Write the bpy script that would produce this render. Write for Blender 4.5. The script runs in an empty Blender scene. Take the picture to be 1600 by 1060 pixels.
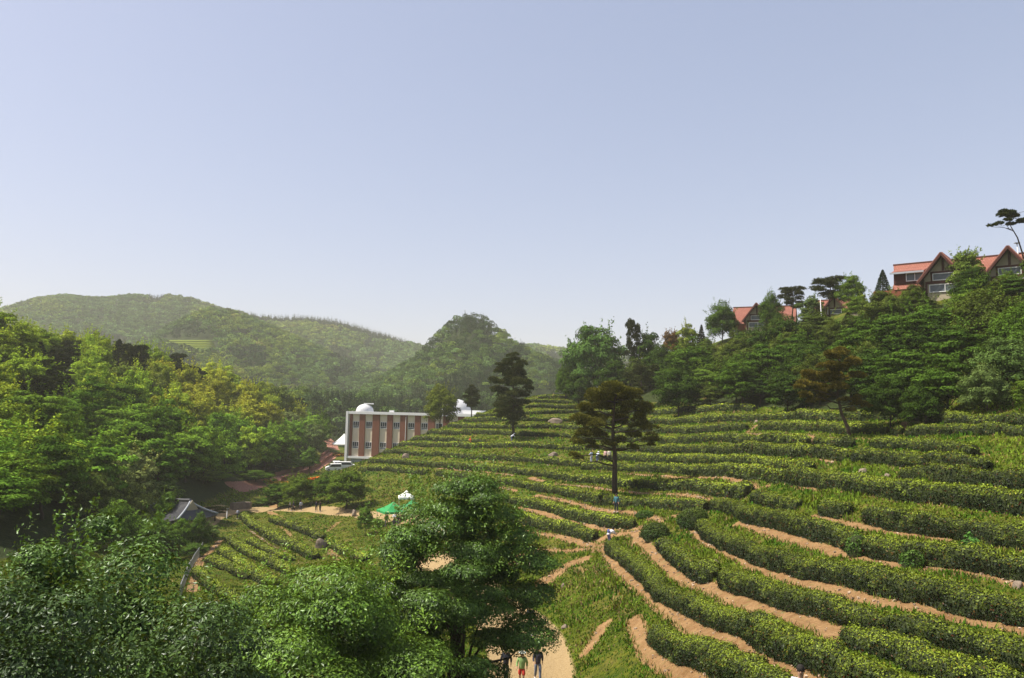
import bpy, math, random
import numpy as np
from mathutils import Matrix, Vector, Euler

# ------------------------------------------------------------------ camera, sky, sun, exposure
R = math.radians
F = 1220.0                       # focal length in pixels of the 1600 px wide photograph
PITCH, ROLL, CZ = 5.15, 1.3, 20.0
SUN_EL, SUN_AZ = 56.0, -93.0     # azimuth measured from the view direction, negative = left
SKY_STRENGTH, SUN_STRENGTH, EXPOSURE = 0.15, 5.0, 0.72
HAZE = 0.00021

sc = bpy.context.scene
COL = sc.collection
cam_d = bpy.data.cameras.new("camera")
cam_d.lens = 36.0 * F / 1600.0
cam_d.sensor_width = 36.0
cam_d.clip_start = 0.1
cam_d.clip_end = 9000.0
cam = bpy.data.objects.new("camera", cam_d)
COL.objects.link(cam)
CAM_R = Matrix.Rotation(R(90 + PITCH), 3, 'X') @ Matrix.Rotation(R(ROLL), 3, 'Z')
cam.matrix_world = Matrix.Translation((0, 0, CZ)) @ CAM_R.to_4x4()
sc.camera = cam

world = bpy.data.worlds.new("World")
sc.world = world
world.use_nodes = True
wn = world.node_tree
wn.nodes.clear()
w_out = wn.nodes.new("ShaderNodeOutputWorld")
w_bg = wn.nodes.new("ShaderNodeBackground")
w_sky = wn.nodes.new("ShaderNodeTexSky")
w_sky.sky_type = 'NISHITA'
w_sky.sun_disc = False
w_sky.sun_elevation = R(SUN_EL)
w_sky.sun_rotation = R(SUN_AZ)
w_sky.altitude = 100
w_sky.air_density = 1.0
w_sky.dust_density = 2.2
w_sky.ozone_density = 1.5
w_bg.inputs["Strength"].default_value = SKY_STRENGTH
w_hs = wn.nodes.new("ShaderNodeHueSaturation"); w_hs.inputs["Saturation"].default_value = 1.02
w_gm = wn.nodes.new("ShaderNodeGamma"); w_gm.inputs["Gamma"].default_value = 0.55      # thin summer haze evens the sky out
w_tn = wn.nodes.new("ShaderNodeMix"); w_tn.data_type = "RGBA"; w_tn.blend_type = "MULTIPLY"; w_tn.inputs[0].default_value = 1.0; w_tn.inputs[7].default_value = (1.40, 1.32, 1.42, 1)
wn.links.new(w_sky.outputs[0], w_hs.inputs["Color"]); wn.links.new(w_hs.outputs[0], w_gm.inputs["Color"])
wn.links.new(w_gm.outputs[0], w_tn.inputs[6]); wn.links.new(w_tn.outputs[2], w_bg.inputs["Color"])
wn.links.new(w_bg.outputs[0], w_out.inputs["Surface"])

sun_d = bpy.data.lights.new("sun", 'SUN')
sun_d.energy = SUN_STRENGTH
sun_d.angle = R(0.5)
sun_d.color = (1.0, 0.92, 0.78)
sun = bpy.data.objects.new("sun", sun_d)
COL.objects.link(sun)
SUNV = Vector((math.sin(R(SUN_AZ)) * math.cos(R(SUN_EL)), math.cos(R(SUN_AZ)) * math.cos(R(SUN_EL)), math.sin(R(SUN_EL))))
sun.rotation_euler = SUNV.to_track_quat('Z', 'Y').to_euler()
sun.location = (0, 0, 120)

sc.view_settings.view_transform = 'Standard'
sc.view_settings.look = 'None'
sc.view_settings.exposure = EXPOSURE
sc.view_settings.gamma = 1.0
sc.cycles.max_bounces = 6
sc.cycles.diffuse_bounces = 2
sc.cycles.transmission_bounces = 3
sc.cycles.volume_bounces = 1
sc.cycles.use_denoising = True

# ------------------------------------------------------------------ pixels to places
CR = np.array(CAM_R)
def rays(px, py):
    px = np.asarray(px, float); py = np.asarray(py, float)
    loc = np.stack([(px - 800) / F, (530 - py) / F, -np.ones_like(px)], -1)
    return loc @ CR.T
def at_depth(px, py, d):
    v = rays(px, py)
    v = v * (np.asarray(d, float) / v[..., 1])[..., None]
    v[..., 2] += CZ
    return v

# ------------------------------------------------------------------ the lie of the land
GROUND = [  # (px, py, depth): surveyed ground points
 # valley path and bank
 (890,1060,42),(820,1060,42),(740,1060,42),(850,985,50),(790,950,56),(840,940,58),(930,900,57),(1000,1040,36),(940,1000,43),(700,900,70),
 (600,1060,38),(690,1060,40),
 # tea slope, centre
 (945,855,66),(962,800,74),(960,770,81),(900,790,83),(870,830,75),(800,860,72),(760,800,95),(700,770,112),(620,770,135),(580,745,150),(562,735,160),
 (700,740,128),(700,725,138),(800,690,140),(800,720,122),(800,745,108),(930,722,113),(930,745,98),(870,690,135),(650,715,158),(600,712,168),(640,690,176),(690,668,186),(740,652,192),(820,625,200),(860,619,202),(910,617,200),
 (900,655,165),(1000,690,118),(1000,650,142),(1010,636,152),(1000,725,100),
 (640,812,112),(600,806,118),(560,803,122),(500,796,132),(430,797,140),(390,802,142),
 # lower left spur
 (500,855,104),(560,870,92),(440,840,112),(400,880,88),(360,850,108),(330,880,92),(300,905,80),(380,930,72),(480,900,82),(560,930,68),(380,985,52),(345,1045,42),(420,1040,43),(500,1000,52),
 # tea slope, right
 (1100,640,120),(1180,640,108),(1250,640,98),(1400,645,77),(1500,630,68),(1600,622,62),(1450,655,71),(1600,660,56),
 (1100,672,105),(1100,700,92),(1100,735,80),(1100,765,72),(1100,790,67),(1050,815,64),(1020,830,63),(1000,860,58),(1010,905,50),(1060,900,47),(1100,850,53),(1120,815,60),
 (1200,680,85),(1200,715,72),(1200,755,61),(1180,800,55),(1200,840,47),(1200,900,38),(1160,950,35),(1140,1000,31),(1060,1050,31),(1250,1065,22),
 (1325,682,68),(1310,720,60),(1300,755,52),(1330,800,44),(1300,850,39),(1300,920,32),(1300,985,26.5),(1300,1030,23.5),
 (1450,700,56),(1470,735,48),(1500,775,41.5),(1470,830,36),(1500,880,31.5),(1500,940,27),(1500,1000,23.5),(1450,1060,20.5),
 (1600,700,48),(1600,755,41),(1600,800,36.5),(1600,870,31),(1600,930,26.5),(1600,990,23),(1600,1060,19.5),
 # wooded hillside right
 (1610,425,100),(1560,436,103),(1500,447,106),(1430,462,111),(1390,470,115),(1340,488,124),(1290,500,134),(1240,512,146),(1180,522,160),(1130,530,170),(1050,560,185),(980,588,190),
 (1600,520,80),(1500,540,84),(1400,550,93),(1300,570,108),(1200,585,125),(1100,600,145),
 # left foot of the land
 (390,790,148),(360,795,146),(280,845,112),(230,850,105),(150,840,92),(60,830,82),(0,790,84),(0,900,52),(150,950,44),(300,985,40),
 (460,760,170),(420,765,168),(500,740,195),(540,738,212),(470,752,180),(520,716,235),(535,705,262),(490,700,262),
 # wooded hill left
 (0,560,150),(0,620,128),(0,700,108),(-120,560,130),(-120,700,90),(100,572,205),(100,640,150),(100,720,115),(200,590,225),(200,660,160),(230,740,130),(300,618,240),(300,680,185),(330,750,152),
 (400,642,252),(400,700,205),(400,748,176),(460,662,260),(460,710,225),(500,690,255),
]
HIDDEN = [  # (x, y, z above the datum) ground out of sight
 (0,2,14.5),(-6,3,13.5),(6,3,13.5),(0,8,9.5),(-8,9,8.5),(8,10,11.2),(-14,14,7.6),(0,16,7.2),(12,16,12.8),(3,24,6.2),(-10,26,5.6),(-3,33,5.2),(-26,30,7),(20,18,16),(30,30,21),
 (40,8,26),(-30,8,10),(-60,30,10),(-10,228,8),(10,228,15),(-30,225,8),(-20,245,2),(20,245,14),(30,230,24),(-45,215,4),(-55,235,3),(0,265,2),(-40,275,3),
 (60,215,34),(60,240,30),(75,190,37),(90,150,38),(95,120,39),(110,105,40),(120,80,41),(110,60,37),(85,70,24),(60,280,10),(110,230,34),(110,280,20),(160,120,42),
 (-60,280,3),(-130,280,12),(-180,260,24),(-200,200,30),(-150,150,32),(-120,100,22),(-160,60,20),(-100,300,4),(-200,320,10),(-100,50,16)]
g = np.array(GROUND, float)
gp = at_depth(g[:, 0], g[:, 1], g[:, 2])
cp = np.concatenate([gp, np.array(HIDDEN, float)])
def uv_of(x, y):
    r = np.sqrt(x * x + y * y) + 1e-6
    return 2.2 * np.arctan2(x, y), np.log(np.maximum(r, 1.5))
def tps(a, b):
    d2 = (a[0][:, None] - b[0][None]) ** 2 + (a[1][:, None] - b[1][None]) ** 2
    return 0.5 * d2 * np.log(d2 + 1e-12)
cu, cv = uv_of(cp[:, 0], cp[:, 1])
n = len(cp)
K = np.zeros((n + 3, n + 3))
K[:n, :n] = tps((cu, cv), (cu, cv)) + np.eye(n) * 0.0025
K[:n, n] = 1; K[:n, n + 1] = cu; K[:n, n + 2] = cv
K[n, :n] = 1; K[n + 1, :n] = cu; K[n + 2, :n] = cv
Wt = np.linalg.solve(K, np.concatenate([cp[:, 2], [0, 0, 0]]))

def vhash(ix, iy, iz, seed=0):
    h = (ix * 374761393 + iy * 668265263 + iz * 2147483647 + seed * 1274126177) & 0xffffffff
    h = ((h ^ (h >> 13)) * 1274126177) & 0xffffffff
    return ((h ^ (h >> 16)) & 0xffff) / 65535.0
def noise3(x, y, z, seed=0):
    x, y, z = np.broadcast_arrays(np.asarray(x, float), np.asarray(y, float), np.asarray(z, float))
    ix, iy, iz = np.floor(x).astype(np.int64), np.floor(y).astype(np.int64), np.floor(z).astype(np.int64)
    fx, fy, fz = x - ix, y - iy, z - iz
    fx, fy, fz = [t * t * (3 - 2 * t) for t in (fx, fy, fz)]
    r = 0
    for dx in (0, 1):
        for dy in (0, 1):
            for dz in (0, 1):
                r = r + vhash(ix + dx, iy + dy, iz + dz, seed) * (fx if dx else 1 - fx) * (fy if dy else 1 - fy) * (fz if dz else 1 - fz)
    return r * 2 - 1

# far hills: skyline as (px, py) of the bare ground, how far away, how deep the hill is
HILLS = [
 (1150, 420, [(-400,545),(-200,520),(-80,505),(0,487),(60,471),(100,467),(150,470),(200,468),(250,470),(300,472),(350,486),(400,500),(440,504),(480,502),(530,508),(600,528),(660,548),(720,570),(800,605),(900,650)]),
 (760, 260, [(100,640),(170,590),(220,552),(260,522),(300,500),(330,492),(365,500),(420,520),(480,545),(560,580),(640,610),(720,640)]),
 (520, 170, [(470,700),(530,660),(560,630),(600,604),(650,576),(680,544),(702,521),(718,513),(735,510),(752,513),(770,524),(805,550),(850,574),(890,585),(950,605),(1020,640),(1080,690)]),
 (1050, 350, [(640,640),(700,590),(760,552),(795,540),(840,545),(880,552),(960,556),(1040,575),(1150,620),(1250,680)]),
 (340, 90, [(380,655),(420,642),(470,638),(520,642),(570,646),(620,652),(680,662),(760,695)]),
]
HILLP = []
for D, W, sky in HILLS:
    s = np.array(sky, float)
    p = at_depth(s[:, 0], s[:, 1], np.full(len(s), float(D)))
    HILLP.append((D, W, p[:, 0] / D, p[:, 2]))
def far_height(x, y):
    base = 2.0 + 0 * x
    u = x / np.maximum(y, 1.0)
    out = base
    for D, W, us, zs in HILLP:
        top = np.interp(u, us, zs, left=-20, right=-20)
        edge = 2.0 + np.minimum(0, 0 * u)
        t = (y - D) / W
        prof = np.where(t < 0, np.exp(-(np.abs(t) ** 1.35) * 1.5), np.exp(-(t * 0.7) ** 2))
        nz = noise3(x / (D * 0.05), y / (D * 0.05), 0.3, 5) * D * 0.012 + noise3(x / (D * .02), y / (D * .02), 0.3, 6) * D * 0.004
        hgt = edge + np.maximum(top - edge, 0) * prof + nz * np.clip(1.2 - prof, 0, 1) * np.clip((top - edge) / 20, 0, 1)
        out = np.maximum(out, hgt)
    return out

TH0, TH1, NT = -1.25, 1.25, 900
RV = np.concatenate([np.exp(np.linspace(math.log(2.0), math.log(330), 820)), np.exp(np.linspace(math.log(333), math.log(5200), 200))])
TV = np.linspace(TH0, TH1, NT)
def height_exact(x, y):
    sh = x.shape
    x = x.ravel(); y = y.ravel()
    r = np.sqrt(x * x + y * y)
    z = np.zeros_like(x)
    for i in range(0, len(x), 20000):
        u, v = uv_of(x[i:i + 20000], y[i:i + 20000])
        k = tps((u, v), (cu, cv))
        z[i:i + 20000] = k @ Wt[:n] + Wt[n] + Wt[n + 1] * u + Wt[n + 2] * v
    z = np.clip(z, -2, 60)
    far = far_height(x, y)
    t = np.clip((r - 275) / 60, 0, 1)
    t = t * t * (3 - 2 * t)
    z = z * (1 - t) + far * t
    return z.reshape(sh)
gr, gt = np.meshgrid(RV, TV, indexing='ij')
GX, GY = gr * np.sin(gt), gr * np.cos(gt)
cs = (slice(None, None, 4), slice(None, None, 4))     # the spline is smooth: solve it on a coarse grid, refine bilinearly
ri, ti = np.arange(len(RV))[::4], np.arange(NT)[::4]
if ri[-1] != len(RV) - 1: ri = np.append(ri, len(RV) - 1)
if ti[-1] != NT - 1: ti = np.append(ti, NT - 1)
Zc = height_exact(GX[np.ix_(ri, ti)], GY[np.ix_(ri, ti)])
tmp = np.stack([np.interp(np.arange(NT), ti, row) for row in Zc])
GZ = np.stack([np.interp(np.arange(len(RV)), ri, tmp[:, j]) for j in range(NT)], 1)
GZS = GZ.copy()
rough = noise3(GX / 1.7, GY / 1.7, 0, 1) * .07 + noise3(GX / .6, GY / .6, 0, 2) * .03 + noise3(GX / 6, GY / 6, 0, 3) * .15
GZ += rough * np.clip((gr - 8) / 10, 0, 1)

def H(x, y, G=None):
    if G is None: G = GZ
    x = np.asarray(x, float); y = np.asarray(y, float)
    r = np.sqrt(x * x + y * y); t = np.arctan2(x, y)
    fi = np.interp(r, RV, np.arange(len(RV))); fj = (t - TH0) / (TH1 - TH0) * (NT - 1)
    fj = np.clip(fj, 0, NT - 1.001); fi = np.clip(fi, 0, len(RV) - 1.001)
    i = fi.astype(int); j = fj.astype(int); a = fi - i; b = fj - j
    return (G[i, j] * (1 - a) * (1 - b) + G[i + 1, j] * a * (1 - b) + G[i, j + 1] * (1 - a) * b + G[i + 1, j + 1] * a * b)

def ground_at(px, py, lift=0.0, dmin=8.0, dmax=2500.0):
    """where the lines of sight through these pixels first meet the land raised by lift"""
    px = np.atleast_1d(np.asarray(px, float)); py = np.atleast_1d(np.asarray(py, float))
    v = rays(px, py); v = v / v[:, 1:2]
    ds = np.exp(np.linspace(math.log(dmin), math.log(dmax), 1500))
    out = np.zeros((len(px), 3))
    for k in range(len(px)):
        x = v[k, 0] * ds; z = v[k, 2] * ds + CZ
        gap = z - (H(x, ds, GZS) + lift)
        hit = np.nonzero(gap < 0)[0]
        if len(hit) == 0 or hit[0] == 0:
            i = int(np.argmin(np.abs(gap))); d = ds[i]
        else:
            i = hit[0]; t = gap[i - 1] / (gap[i - 1] - gap[i]); d = ds[i - 1] + (ds[i] - ds[i - 1]) * t
        out[k] = (v[k, 0] * d, d, H(v[k, 0] * d, d))
    return out
# ------------------------------------------------------------------ mesh and material helpers
def project(p):
    v = (np.asarray(p, float) - np.array([0, 0, CZ])) @ CR
    return 800 + F * v[..., 0] / -v[..., 2], 530 - F * v[..., 1] / -v[..., 2]

class Geo:
    """collects quads, with a colour per corner point and a material number per face"""
    def __init__(self): self.v, self.q, self.c, self.m, self.n = [], [], [], [], 0
    def add(self, v, q, c=(1, 1, 1), m=0):
        v = np.asarray(v, float).reshape(-1, 3); q = np.asarray(q, np.int64).reshape(-1, 4)
        c = np.asarray(c, float)
        if c.ndim == 1: c = np.tile(c, (len(v), 1))
        self.v.append(v); self.q.append(q + self.n); self.c.append(c); self.m.append(np.full(len(q), m)); self.n += len(v)
        return self
    def mesh(self, name, mats, smooth=True):
        v = np.concatenate(self.v); q = np.concatenate(self.q); c = np.concatenate(self.c); m = np.concatenate(self.m)
        return mesh_np(name, v, q, c, m, mats, smooth)

def mesh_np(name, v, q, c, m, mats, smooth=True):
    me = bpy.data.meshes.new(name)
    me.vertices.add(len(v)); me.vertices.foreach_set("co", v.astype(np.float32).ravel())
    tri = q[:, 3] == q[:, 2]
    size = np.where(tri, 3, 4)
    flat = q.ravel()
    if tri.any():
        keep = np.ones((len(q), 4), bool); keep[tri, 3] = False
        flat = q[keep]
    me.loops.add(len(flat)); me.loops.foreach_set("vertex_index", flat.astype(np.int32))
    me.polygons.add(len(q))
    st = np.concatenate([[0], np.cumsum(size)[:-1]])
    me.polygons.foreach_set("loop_start", st.astype(np.int32))
    me.polygons.foreach_set("material_index", m.astype(np.int32))
    me.polygons.foreach_set("use_smooth", np.full(len(q), bool(smooth)))
    for mm in mats: me.materials.append(mm)
    if c is not None:
        ca = me.color_attributes.new("Col", 'FLOAT_COLOR', 'POINT')
        cc = np.ones((len(v), 4), np.float32); cc[:, :c.shape[1]] = c
        ca.data.foreach_set("color", cc.ravel())
    me.update(calc_edges=True)
    return me

def link(name, me, parent=None, color=None):
    o = bpy.data.objects.new(name, me)
    COL.objects.link(o)
    if parent is not None: o.parent = parent
    if color is not None: o.color = (*color, 1)
    return o
def tag(o, label=None, cat=None, group=None, kind=None):
    if label: o["label"] = label
    if cat: o["category"] = cat
    if group: o["group"] = group
    if kind: o["kind"] = kind
    return o
def empty(name, loc, rz=0.0):
    o = bpy.data.objects.new(name, None)
    o.empty_display_size = 0.3
    COL.objects.link(o)
    o.location = loc; o.rotation_euler = (0, 0, rz)
    return o

def mat(name, rough=0.8):
    m = bpy.data.materials.new(name); m.use_nodes = True
    nt = m.node_tree
    b = nt.nodes["Principled BSDF"]; b.inputs["Roughness"].default_value = rough
    b.inputs["Specular IOR Level"].default_value = 0.25
    return m, nt, b
def nd(nt, t, **kw):
    x = nt.nodes.new(t)
    for k, v in kw.items(): setattr(x, k, v)
    return x
def noise_node(nt, scale, detail=4, rough=.55, coord="Object"):
    tc = nd(nt, "ShaderNodeTexCoord"); nz = nd(nt, "ShaderNodeTexNoise")
    nz.inputs["Scale"].default_value = scale; nz.inputs["Detail"].default_value = detail; nz.inputs["Roughness"].default_value = rough
    nt.links.new(tc.outputs[coord], nz.inputs["Vector"])
    return nz
def ramp(nt, src, stops):
    r = nd(nt, "ShaderNodeValToRGB"); nt.links.new(src, r.inputs["Fac"])
    e = r.color_ramp.elements
    while len(e) < len(stops): e.new(0.5)
    for el, (p, c) in zip(e, stops):
        el.position = p; el.color = (*c, 1) if len(c) == 3 else c
    return r
def mixc(nt, fac, a, b, mode='MIX'):
    x = nd(nt, "ShaderNodeMix", data_type='RGBA', blend_type=mode)
    for s, val in ((0, fac), (6, a), (7, b)):
        if hasattr(val, "is_linked") or hasattr(val, "links"): nt.links.new(val, x.inputs[s])
        elif s == 0: x.inputs[0].default_value = val
        else: x.inputs[s].default_value = (*val, 1)
    return x.outputs[2]
def surface(name, c1, c2=None, scale=3.0, rough=.8, bump=0.0, tint=False, coord="Object", metal=0.0):
    """plain painted / stone / cloth surface with a soft procedural mottling"""
    m, nt, b = mat(name, rough)
    c2 = c2 or tuple(x * .75 for x in c1)
    if not tint: c1, c2 = tuple(x * .78 for x in c1), tuple(x * .78 for x in c2)
    nz = noise_node(nt, scale, 5, .6, coord)
    col = mixc(nt, nz.outputs["Fac"], c1, c2)
    if tint:
        oi = nd(nt, "ShaderNodeObjectInfo")
        col = mixc(nt, 1.0, col, oi.outputs["Color"], 'MULTIPLY')
    nt.links.new(col, b.inputs["Base Color"])
    b.inputs["Metallic"].default_value = metal
    if bump:
        bp = nd(nt, "ShaderNodeBump"); bp.inputs["Strength"].default_value = bump
        nt.links.new(nz.outputs["Fac"], bp.inputs["Height"]); nt.links.new(bp.outputs[0], b.inputs["Normal"])
    return m
def leaf_material(name, transl=.3, gloss=.0, rough=.45, tone=(.76, .62, .11)):
    m = bpy.data.materials.new(name); m.use_nodes = True
    nt = m.node_tree; nt.nodes.clear()
    out = nd(nt, "ShaderNodeOutputMaterial")
    at = nd(nt, "ShaderNodeAttribute", attribute_name="Col"); oi = nd(nt, "ShaderNodeObjectInfo")
    col = mixc(nt, 1.0, at.outputs["Color"], oi.outputs["Color"], 'MULTIPLY')
    df = nd(nt, "ShaderNodeBsdfDiffuse"); tr = nd(nt, "ShaderNodeBsdfTranslucent")
    nt.links.new(col, df.inputs["Color"])
    col = mixc(nt, 1.0, col, tone, 'MULTIPLY')
    tcol = mixc(nt, 1.0, col, (1.3, 1.2, .4), 'MULTIPLY')
    nt.links.new(tcol, tr.inputs["Color"])
    mx = nd(nt, "ShaderNodeMixShader"); mx.inputs[0].default_value = transl
    nt.links.new(df.outputs[0], mx.inputs[1]); nt.links.new(tr.outputs[0], mx.inputs[2])
    last = mx.outputs[0]
    if gloss > 0:
        gl = nd(nt, "ShaderNodeBsdfGlossy"); gl.inputs["Roughness"].default_value = rough
        gl.inputs["Color"].default_value = (.9, .95, 1, 1)
        m2 = nd(nt, "ShaderNodeMixShader"); m2.inputs[0].default_value = gloss
        nt.links.new(last, m2.inputs[1]); nt.links.new(gl.outputs[0], m2.inputs[2])
        last = m2.outputs[0]
    nt.links.new(last, out.inputs["Surface"])
    return m
M_LEAF = leaf_material("leaf", .16, tone=(.82, .54, .06))
M_LEAFG = leaf_material("glossy_leaf", .16, .022, .4, (.85, .56, .13))
M_NEEDLE = leaf_material("needle", .15, tone=(.6, .62, .12))
M_TEA = leaf_material("tea_leaf", .1, .01, .5, (.86, .74, .06))
M_GRASS = leaf_material("grass_blade", .25)
M_FAR = leaf_material("far_foliage", .08)
M_BARK = surface("bark", (.09, .065, .045), (.035, .026, .02), 6, .95, .4)
M_TWIGS = surface("tea_twigs", (.045, .06, .016), (.018, .026, .008), 9, .95, .5)

rng = np.random.default_rng(7)
def unit(v): return v / (np.linalg.norm(v, axis=-1, keepdims=True) + 1e-9)
def rdir(n, g=None):
    return unit((g or rng).normal(size=(n, 3)))
def leaf_quads(c, nrm, size, aspect=.5, g=None, fold=0.0, long_dir=None):
    """rhombic leaves: centre, facing, length; returns verts and quads"""
    g = g or rng
    n = len(c); size = np.broadcast_to(np.asarray(size, float), (n,))
    a = long_dir if long_dir is not None else rdir(n, g)
    a = a - (a * nrm).sum(1, keepdims=True) * nrm
    a = unit(a); b = np.cross(nrm, a)
    L = size[:, None] * .5; W = L * aspect
    v = np.stack([c - a * L, c + b * W + a * L * .1, c + a * L, c - b * W + a * L * .1], 1)
    if fold:
        v[:, 1] += nrm * W * fold; v[:, 3] += nrm * W * fold
    return v.reshape(-1, 3), np.arange(4 * n).reshape(n, 4)
def tube(pts, rad, sides=6, close=True):
    pts = np.asarray(pts, float); rad = np.asarray(rad, float)
    t = np.gradient(pts, axis=0); t = unit(t)
    ref = np.array([0, 0, 1.0]) if abs(t[:, 2]).mean() < .8 else np.array([1.0, 0, 0])
    s = unit(np.cross(t, ref)); u = np.cross(s, t)
    k = len(pts); ang = np.arange(sides) * 2 * math.pi / sides
    v = pts[:, None] + rad[:, None, None] * (np.cos(ang)[None, :, None] * s[:, None] + np.sin(ang)[None, :, None] * u[:, None])
    v = v.reshape(-1, 3); q = []
    for i in range(k - 1):
        for j in range(sides):
            a = i * sides + j; b = i * sides + (j + 1) % sides
            q.append((a, b, b + sides, a + sides))
    q = list(q)
    if close:
        v = np.concatenate([v, pts[:1], pts[-1:]])
        for j in range(sides):
            a, b = j, (j + 1) % sides
            q.append((b, a, k * sides, k * sides)); a += (k - 1) * sides; b += (k - 1) * sides
            q.append((a, b, k * sides + 1, k * sides + 1))
    return v, np.array(q)
def box(cx, cy, cz, sx, sy, sz):
    v = np.array([[x, y, z] for z in (-.5, .5) for y in (-.5, .5) for x in (-.5, .5)]) * [sx, sy, sz] + [cx, cy, cz]
    q = [(0, 2, 3, 1), (4, 5, 7, 6), (0, 1, 5, 4), (2, 6, 7, 3), (0, 4, 6, 2), (1, 3, 7, 5)]
    return v, np.array(q)
def boxes(*bs):
    g_ = Geo()
    for b in bs: g_.add(*box(*b))
    return g_
def resample(p, step):
    p = np.asarray(p, float)
    d = np.concatenate([[0], np.cumsum(np.linalg.norm(np.diff(p, axis=0), axis=1))])
    n = max(3, int(d[-1] / step) + 1)
    s = np.linspace(0, d[-1], n)
    q = np.stack([np.interp(s, d, p[:, k]) for k in range(p.shape[1])], 1)
    for _ in range(3): q[1:-1] = (q[:-2] + 2 * q[1:-1] + q[2:]) / 4
    return q

# ------------------------------------------------------------------ paths trodden into the ground
DIRT = [ # (width, strength, pixels)
 (1.1,1,[(945,852),(960,880),(985,905),(1015,925),(1040,945),(1070,965),(1100,985),(1135,994),(1165,1010),(1200,1028),(1225,1042),(1255,1062),(1290,1085)]),
 (1.5,.9,[(1180,1018),(1215,1040),(1240,1066),(1260,1090)]),
 (.9,.95,[(990,965),(1002,990),(1008,1012),(1025,1024),(1048,1040),(1085,1060),(1110,1080)]),
 (.7,.45,[(925,885),(950,912),(975,945),(990,968)]),
 (1.1,1,[(1000,845),(1020,860),(1037,880),(1058,900),(1082,910),(1113,914),(1145,930),(1180,943),(1220,958),(1260,973),(1305,983),(1312,1000),(1312,1012)]),
 (1.0,.95,[(1082,828),(1108,848),(1150,868),(1190,885),(1240,902),(1300,918),(1320,929),(1385,941),(1432,951),(1489,961),(1564,974),(1640,990)]),
 (1.0,.9,[(1155,815),(1200,831),(1260,846),(1321,861),(1381,873),(1426,888),(1472,886),(1532,900),(1600,913),(1650,920)]),
 (.8,.75,[(1270,808),(1351,821),(1411,827),(1472,836),(1547,847),(1600,856),(1650,862)]),
 (.9,.8,[(1240,757),(1321,767),(1396,779),(1457,786),(1532,791),(1600,795),(1650,799)]),
 (.9,1,[(1108,798),(1103,781),(1156,781),(1171,776),(1182,767),(1193,756),(1229,750),(1222,738)]),
 (.8,.8,[(975,742),(1050,745),(1107,746),(1157,751),(1182,765)]),
 (.9,.9,[(1050,774),(1080,777),(1107,781)]),
 (.8,.85,[(868,757),(906,761),(932,764),(979,767),(1055,773),(1100,779)]),
 (.9,.9,[(845,776),(894,786),(923,792),(951,798),(1000,800),(1020,806),(1035,815)]),
 (1.2,.9,[(813,794),(843,802),(879,811),(921,820),(945,825),(1000,827),(1030,815),(1050,808),(1068,801),(1105,797)]),
 (1.2,1,[(821,830),(860,836),(898,843),(917,852),(945,855)]),
 (1.8,1,[(925,850),(945,838),(975,832),(1010,826),(1000,845)]),
 (.9,.9,[(800,880),(806,866),(828,857),(879,862),(912,855),(935,858)]),
 (1.6,1,[(912,872),(890,878),(872,888),(858,904),(838,918),(850,905)]),
 (1.0,.9,[(944,976),(934,990),(926,1004),(918,1014)]),
 (.7,.55,[(900,882),(915,890)]),
 (.9,.7,[(683,732),(720,734),(767,738),(800,742)]), (.9,.8,[(701,751),(735,755),(767,760),(805,768)]), (1.3,.9,[(830,748),(845,753)]), (1.2,.9,[(838,775),(858,780)]),
 (.7,.6,[(740,720),(790,722)]),
 (.9,.9,[(1167,677),(1182,672),(1183,664)]), (.9,.9,[(1160,678),(1201,679),(1239,681),(1295,683),(1324,684),(1375,683),(1411,683),(1414,662)]),
 (1.0,.9,[(1268,681),(1270,692)]), (.8,.7,[(1278,717),(1308,722)]), (.7,.7,[(1394,729),(1425,734)]), (.7,.8,[(1490,735),(1506,738)]), (.7,.8,[(1526,709),(1538,709)]),
 (.8,.6,[(425,811),(440,825),(455,838)]), (.7,.6,[(388,829),(410,845),(440,859),(468,876)]), (.7,.5,[(487,842),(500,852)]), (1.5,.6,[(515,860),(535,877)]),
 (1.0,.9,[(420,800),(437,808),(445,815)]), (1.6,.8,[(560,806),(590,812),(620,816)]), (1.2,.6,[(530,815),(512,830)]),
 (1.3,.8,[(345,845),(330,862),(305,880)]), (2,.8,[(420,1030),(440,1052)]), (1.4,.7,[(312,880),(306,905),(298,925)]),
 (1.4,.7,[(1060,628),(1110,622)]), (1.6,.9,[(430,795),(420,775)]),
]
SAND = [(3.9,1,[(830,1100),(828,1060),(826,1020),(808,985),(780,955),(745,930),(710,905),(680,870),(668,842),(655,822)]),
        (2.6,1,[(655,822),(630,811),(600,806),(560,803),(530,799),(500,797),(470,796),(440,795),(415,797)]),
        (3.5,.8,[(415,797),(390,794),(365,797),(330,800),(300,830)])]
ROAD = [(3.6,1,[(368,762),(400,757),(430,751),(460,744),(485,735),(505,722),(520,712),(530,703),(525,694),(508,686),(500,680)])]
masks = np.zeros((4,) + GX.shape)
PATHS3D = []
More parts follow.
